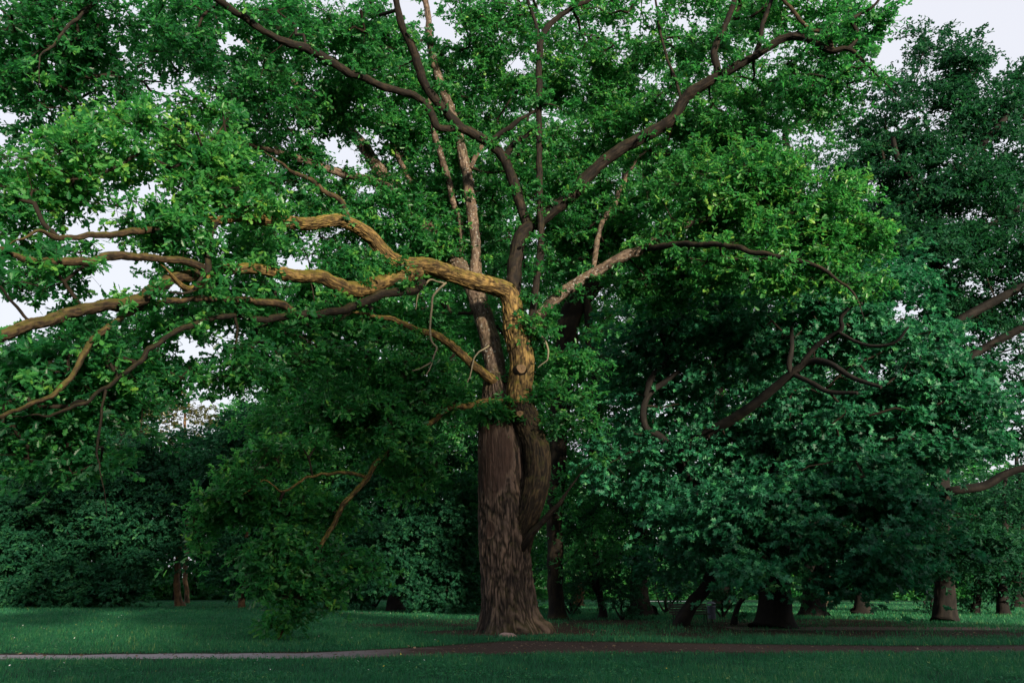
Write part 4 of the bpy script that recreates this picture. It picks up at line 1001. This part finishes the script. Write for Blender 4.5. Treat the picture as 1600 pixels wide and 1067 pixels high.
# tall trees well behind the oak
tree('beech_tree', 'tall pale green tree directly behind the upper forks of the big oak', (760, 944), 66.0, auto_trunk(760, 944, 14, 200, 10),
     [(700, 330, 0, 120, 100, 5, .25, .1), (820, 420, 0, 120, 100, 5, .5, .06), (760, 560, 0, 150, 100, 5, 1.0, 0), (900, 560, 2, 110, 100, 5, .9, 0), (820, 240, 0, 140, 110, 5, .18, .14), (640, 460, 2, 110, 110, 5, .9, 0), (760, 720, 0, 150, 100, 5, 1, -.05), (760, 860, 0, 150, 70, 5, 1, -.06), (700, 160, 1, 110, 90, 5, .1, .1), (880, 120, 1, 120, 100, 5, .1, .12)],
     **{**left, 'leaf': 'oak', 'size': .34, 'disc': 2.0})
tree('beech_tree', 'tall tree behind the maples whose crown closes the gap above the bench', (1130, 943), 68.0, auto_trunk(1130, 943, 13, 260, -8),
     [(1080, 330, 0, 120, 90, 5, .25, .1), (1180, 420, 0, 120, 100, 5, .6, .08), (1060, 480, 0, 100, 90, 5, .7, .02), (1150, 560, 0, 130, 90, 5, .8, 0), (1240, 640, 0, 120, 90, 5, .9, 0), (1080, 700, 1, 110, 80, 5, .7, 0), (1160, 790, 0, 140, 60, 5, .9, -.03), (1010, 250, 2, 110, 90, 5, .15, .1), (1330, 780, 0, 110, 80, 5, 1, 0)],
     **{**left, 'leaf': 'oak', 'size': .34, 'disc': 2.0})
tree('pine_tree', 'feathery dark pine beyond the right-hand limb of the tall dark oak', (1590, 946), 70.0, auto_trunk(1590, 946, 8, 690, 0),
     [(1560, 790, 0, 80, 30, 4, 1.0, -.06), (1600, 750, 0, 60, 26, 4, .8, -.06), (1530, 830, 0, 60, 30, 4, 1.0, -.05), (1600, 840, 0, 70, 60, 4, 1.1, -.06), (1520, 720, 0, 40, 24, 4, .45, -.03)], **{**left, 'kind': 'flake', 'size': .3, 'disc': 1.4})

# shrubs under the trees
def shrub(label, px, py, lobes, size=.16, group=None):
    Y = gy_(px, py)
    tree('shrub', label, (px, py), Y, [(px, py + 3, 2.6), (px + 1, py - 8, 2.2), (px - 1, py - 18, 1.8), (px + 2, py - 28, 1.2)], lobes, 'dark', 'oval', size, 2.0, .5, BARK_BACK,
         limbs=[[(px, py, 0, 1.8), (px - 8, py - 12, .2, 1.4), (px - 13, py - 24, .3, 1)], [(px, py, 0, 1.8), (px + 9, py - 14, -.2, 1.4), (px + 16, py - 25, -.3, 1)]], seg=8, srad=(.3, .6), flr=.2, furrow=None, cat='shrub')
shrub('thin leafy shrub growing between the flared foot and the two-stemmed tree', 972, 968, [(972, 930, 0, 30, 22, .9, 1.0, 0), (960, 900, 0, 30, 20, .9, .8, 0), (985, 955, 0, 16, 10, .6, .7, 0)])
shrub('dark shrub close in behind the bench back', 1040, 958, [(1045, 915, 0, 40, 22, 1.4, .9, -.03), (1075, 900, 0, 40, 24, 1.4, .9, -.05)])
shrub('low shrub between the litter bin and the arching sapling', 1128, 966, [(1126, 930, 0, 28, 26, 1.0, 1.0, 0), (1120, 900, 0, 30, 20, 1, .9, -.02)])
shrub('sparse shrub at the right foot of the big oak', 893, 962, [(890, 930, 0, 18, 20, .8, .9, .02), (885, 900, 0, 22, 16, .8, .8, 0), (897, 953, 0, 12, 6, .5, .6, .04)])
shrub('rounded shrub at the lawn edge beside the left earth path', 585, 950, [(575, 925, 0, 40, 18, 1.5, 1, -.04), (610, 915, 0, 34, 22, 1.5, 1, -.05)], .2)
shrub('tiny leafy shoot at the foot of the tall dark oak', 1456, 962, [(1454, 950, 0, 10, 9, .5, 1, .02)])

# ------------------------------------------------------------------ bench and litter bin
def box(m, c, s, mat=0, rot=0.0, tilt=0.0, bev=.012):
    s = np.array(s) / 2
    bev = min(bev, s.min() * .6)
    v = []
    for z, k in ((-s[2], bev), (-s[2] + bev, 0), (s[2] - bev, 0), (s[2], bev)):
        for x, y in ((-1, -1), (1, -1), (1, 1), (-1, 1)):
            v.append((x * (s[0] - k), y * (s[1] - k), z))
    v = np.array(v)
    ct, st = math.cos(tilt), math.sin(tilt)
    v = np.stack([v[:, 0], v[:, 1] * ct - v[:, 2] * st, v[:, 1] * st + v[:, 2] * ct], -1) + np.array(c)
    f = [[i * 4 + j, i * 4 + (j + 1) % 4, i * 4 + 4 + (j + 1) % 4, i * 4 + 4 + j] for i in range(3) for j in range(4)] + [[3, 2, 1, 0], [12, 13, 14, 15]]
    m.add(v, f, mat, False)

bp_ = G(1079, 975)
WOOD = simple('dark weathered slats', (.045, .036, .030), .75, 0, .4, 14)
IRON = simple('dark cast iron', (.025, .026, .028), .5, .6, .3, 10)
bench = thing('park_bench', 'dark slatted wooden park bench in the shade behind the leaning maple trunk', 'bench', (bp_[0], bp_[1], 0))
bench.rotation_euler = (0, 0, R(8))
m = Mesh()
for k in range(4):
    box(m, (0, .0 + .11 * k - .16, .45 + .004 * k), (1.85, .09, .035))
m.build('seat', WOOD, bench)
m = Mesh()
for k in range(4):
    box(m, (0, .235 + .035 * k, .54 + .105 * k), (1.85, .03, .085), tilt=-.3)
m.build('backrest', WOOD, bench)
for sx in (-.74, .74):
    for y0, y1 in ((-.17, -.22), (.16, .25)):
        m = Mesh()
        tube(m, [(sx, y0, .43), (sx, (y0 + y1) / 2, .22), (sx, y1, -.02)], [.028, .024, .03], 8, 0, None)
        m.build('leg', IRON, bench)
    m = Mesh()
    tube(m, [(sx, -.20, .425), (sx, 0, .42), (sx, .19, .43), (sx, .262, .56), (sx, .37, .90)], [.022] * 5, 8, 0, None)
    m.build('side_frame', IRON, bench)
    m = Mesh()
    tube(m, [(sx, .29, .66), (sx, .1, .68), (sx, -.14, .67), (sx, -.2, .60), (sx, -.17, .45)], [.02] * 5, 8, 0, None)
    m.build('armrest', IRON, bench)

b2 = G(1113, 972)
bin_ = thing('litter_bin', 'slim bluish grey litter bin standing beside the right end of the bench', 'litter bin', (b2[0], b2[1], 0))
STEEL = simple('blue grey steel', (.10, .11, .15), .45, .3, .25, 6)
def lathe(m, prof, seg=20, mat=0):
    th = np.linspace(0, 2 * np.pi, seg, endpoint=False)
    v = np.array([(r * math.cos(t), r * math.sin(t), z) for r, z in prof for t in th])
    f = [[i * seg + j, i * seg + (j + 1) % seg, (i + 1) * seg + (j + 1) % seg, (i + 1) * seg + j] for i in range(len(prof) - 1) for j in range(seg)]
    m.add(v, f, mat, True)
m = Mesh(); lathe(m, [(.02, .16), (.17, .16), (.185, .2), (.20, .72), (.215, .74), (.215, .77), (.19, .77), (.18, .3), (.02, .28)]); m.build('body', STEEL, bin_)
m = Mesh(); lathe(m, [(.23, .86), (.225, .89), (.12, .95), (.01, .965)]); lathe(m, [(.01, .86), (.225, .86)]); m.build('lid', STEEL, bin_)
m = Mesh(); lathe(m, [(.01, -.02), (.16, -.02), (.16, .03), (.05, .045), (.045, .17), (.01, .17)]); m.build('base', IRON, bin_)
for a in (0.4, 2.5, 4.6):
    m = Mesh(); tube(m, [(.2 * math.cos(a), .2 * math.sin(a), .74), (.205 * math.cos(a), .205 * math.sin(a), .81), (.2 * math.cos(a), .2 * math.sin(a), .872)], [.012] * 3, 6, 0, None); m.build('lid_bracket', IRON, bin_)

# worn stone at the oak's foot
sp_ = G(793, 995)
m = Mesh()
th = np.linspace(0, 2 * np.pi, 28, endpoint=False)
rings = [(1.0, -.05), (.98, .03), (.86, .09), (.6, .13), (.3, .145), (.02, .15)]
v = np.array([(math.cos(t) * r * .34, math.sin(t) * r * .2, z) for r, z in rings for t in th])
v = v * (1 + .35 * (fbm(v * 6 + 3, 3) - .5)[:, None])
f = [[i * 28 + j, i * 28 + (j + 1) % 28, (i + 1) * 28 + (j + 1) % 28, (i + 1) * 28 + j] for i in range(5) for j in range(28)]
m.add(v, f, 0, True)
st_ = m.build('stone', simple('pinkish stone', (.26, .17, .15), .85, 0, .35, 12))
st_.location = (sp_[0], sp_[1] - .1, 0)
tag(st_, 'small rounded pinkish stone lying against the foot of the big oak', 'stone')

# small flowers in the grass
def flowers(name, n, col, yr, xr, size, seed, hgt):
    g = np.random.default_rng(seed)
    y = yr[0] * (yr[1] / yr[0]) ** g.random(n * 3)
    x = g.uniform(xr[0], xr[1], n * 3) * (.66 * y)
    lo, hi = path_edges(x)
    k = ~((y > lo - .2) & (y < hi + .2)) & (dirtness(x, y) < .2)
    x, y = x[k][:n], y[k][:n]; n = len(x)
    m = Mesh()
    P_ = 9
    th = np.linspace(0, 2 * np.pi, P_, endpoint=False)
    h = g.uniform(.7, 1.3, n) * hgt
    s = g.uniform(.7, 1.3, n) * size
    tl = g.normal(0, .5, (n, 2))
    off = np.stack([np.cos(th), np.sin(th)], -1)[None] * s[:, None, None]
    zz = h[:, None] + off[..., 0] * tl[:, None, 0] + off[..., 1] * tl[:, None, 1]
    ring = np.stack([x[:, None] + off[..., 0], y[:, None] + off[..., 1], zz], -1)
    c = np.stack([x, y, h + s * .35], -1)
    v = np.concatenate([ring, c[:, None]], 1)
    o = (np.arange(n) * (P_ + 1))[:, None, None]
    f = np.array([[j, (j + 1) % P_, P_] for j in range(P_)])[None] + o
    m.add(v.reshape(-1, 3), f.reshape(-1, 3), 0, True)
    st = np.stack([np.stack([x - .003, y, 0 * x], -1), np.stack([x + .003, y, 0 * x], -1), c], 1)
    m.add(st.reshape(-1, 3), np.arange(n * 3).reshape(-1, 3), 1, False, None, .5)
    tag(m.build(name, [col, GRASS]), kind='stuff')
flowers('white_flowers', 90, simple('white petals', (.75, .75, .70), .6, 0, .1), (16, 60), (-1, -.1), .014, 3, .11)
flowers('yellow_flowers', 26, simple('yellow petals', (.55, .40, .03), .6, 0, .1), (14, 40), (-.9, .95), .014, 4, .09)

# fallen leaves and scraps on the bare ground
g = np.random.default_rng(8)
n = 5200
x = g.uniform(-14, 19, n); y = 20 + 27 * g.random(n) ** 1.3
k = dirtness(x, y) > .35
x, y = x[k], y[k]; n = len(x)
m = Mesh()
az = g.uniform(0, 6.28, n)
add_leaves(m, np.stack([x, y, g.uniform(.008, .03, n)], -1), np.stack([np.cos(az), np.sin(az), g.normal(0, .2, n)], -1), np.array([0, 0, 1.0]) + g.normal(0, .35, (n, 3)), g.uniform(.05, .11, n), 'oval', g.random(n))
tag(m.build('fallen_leaves', leaf_mat('dry leaf', [(0, (.05, .03, .02)), (.5, (.10, .06, .035)), (1, (.22, .16, .09))], (.1, .06, .02), .15)), kind='stuff')

# ------------------------------------------------------------------ far woods ahead (one mass), and unseen belts added to shade the scene
def woods(name, cx, cy, r0, r1, a0, a1, n, zlo, zhi, size, seed, ntr=40, leaf='dark'):
    g = np.random.default_rng(seed)
    a = g.uniform(a0, a1, n); rr = g.uniform(r0, r1, n)
    x = cx + np.cos(a) * rr; y = cy + np.sin(a) * rr
    top = zlo + (zhi - zlo) * (.45 + .75 * fbm(np.stack([x * .09, y * .09, x * 0 + seed], -1), 2))
    z = zlo + (top - zlo) * g.random(n) ** 1.5
    C = np.stack([x, y, z], -1)
    keep = (fbm(C * .22 + seed, 2) > .40) | (C[:, 2] < 5)
    C = C[keep]
    m = Mesh()
    D = g.normal(0, 1, C.shape)
    sprays(m, C, D, g.uniform(1.2, 2.2, len(C)), 'oval', size, 8, 6, .5)
    for k in range(ntr):
        aa = a0 + (a1 - a0) * (k + g.random()) / ntr
        r_ = g.uniform(r0, r1)
        bx, by = cx + math.cos(aa) * r_, cy + math.sin(aa) * r_
        w = g.uniform(.18, .4)
        tube(m, [(bx, by, -.1), (bx + .1, by, 3), (bx + g.normal(0, .5), by, 8), (bx + g.normal(0, .8), by, zhi * .7)], [w * 1.3, w, w * .8, w * .3], 8, 1, None)
    tag(m.build(name, [LEAF[leaf], BARK_BACK]), kind='stuff')
woods('far_and_shade_woods', 0, 0, 122, 150, R(58), R(122), 8500, .3, 24, .62, 21, 60, 'oak')

woods('far_and_shade_woods', 0, 0, 24, 36, R(-114), R(-29), 2200, .3, 22, .62, 33, 20, 'oak')  # added behind the camera to keep low sun off trunk base and lawn
woods('far_and_shade_woods', 0, 0, 26, 38, R(-29), R(16), 1100, .3, 13.5, .62, 34, 14, 'oak')  # lower unseen belt to the right, its height set for the shade line

# ------------------------------------------------------------------ light: overcast sky with a weak low sun from behind right
SUN_EL, SUN_AZ = R(11.5), R(152)         # azimuth clockwise from +Y (the view direction)
sv = np.array([math.sin(SUN_AZ) * math.cos(SUN_EL), math.cos(SUN_AZ) * math.cos(SUN_EL), math.sin(SUN_EL)])
sd_ = bpy.data.lights.new('sun', 'SUN')
sd_.energy = 5.0; sd_.angle = R(3); sd_.color = (1.0, .86, .66)
so = bpy.data.objects.new('sun', sd_); COL.objects.link(so)
from mathutils import Vector
so.rotation_euler = Vector((-sv[0], -sv[1], -sv[2])).to_track_quat('-Z', 'Y').to_euler()
so.location = (20, -30, 40)
w = bpy.data.worlds.new('World'); scene.world = w
w.use_nodes = True
wt = w.node_tree; wt.nodes.clear()
sky = wt.nodes.new('ShaderNodeTexSky'); sky.sky_type = 'NISHITA'; sky.sun_disc = False
sky.sun_elevation = SUN_EL; sky.sun_rotation = SUN_AZ; sky.dust_density = 4.0
mixw = wt.nodes.new('ShaderNodeMix'); mixw.data_type = 'RGBA'; mixw.inputs[0].default_value = .8
mixw.inputs[7].default_value = (5.75, 5.8, 6.25, 1)
wt.links.new(sky.outputs[0], mixw.inputs[6])
bg = wt.nodes.new('ShaderNodeBackground'); bg.inputs['Strength'].default_value = .078
wt.links.new(mixw.outputs[2], bg.inputs['Color'])
wo = wt.nodes.new('ShaderNodeOutputWorld'); wt.links.new(bg.outputs[0], wo.inputs[0])

scene.view_settings.view_transform = 'Standard'
scene.view_settings.look = 'None'
scene.view_settings.exposure = 1.2
scene.view_settings.gamma = 1.0
scene.view_settings.use_curve_mapping = False
scene.cycles.max_bounces = 6
scene.cycles.diffuse_bounces = 3
scene.cycles.glossy_bounces = 2
scene.cycles.transmission_bounces = 4
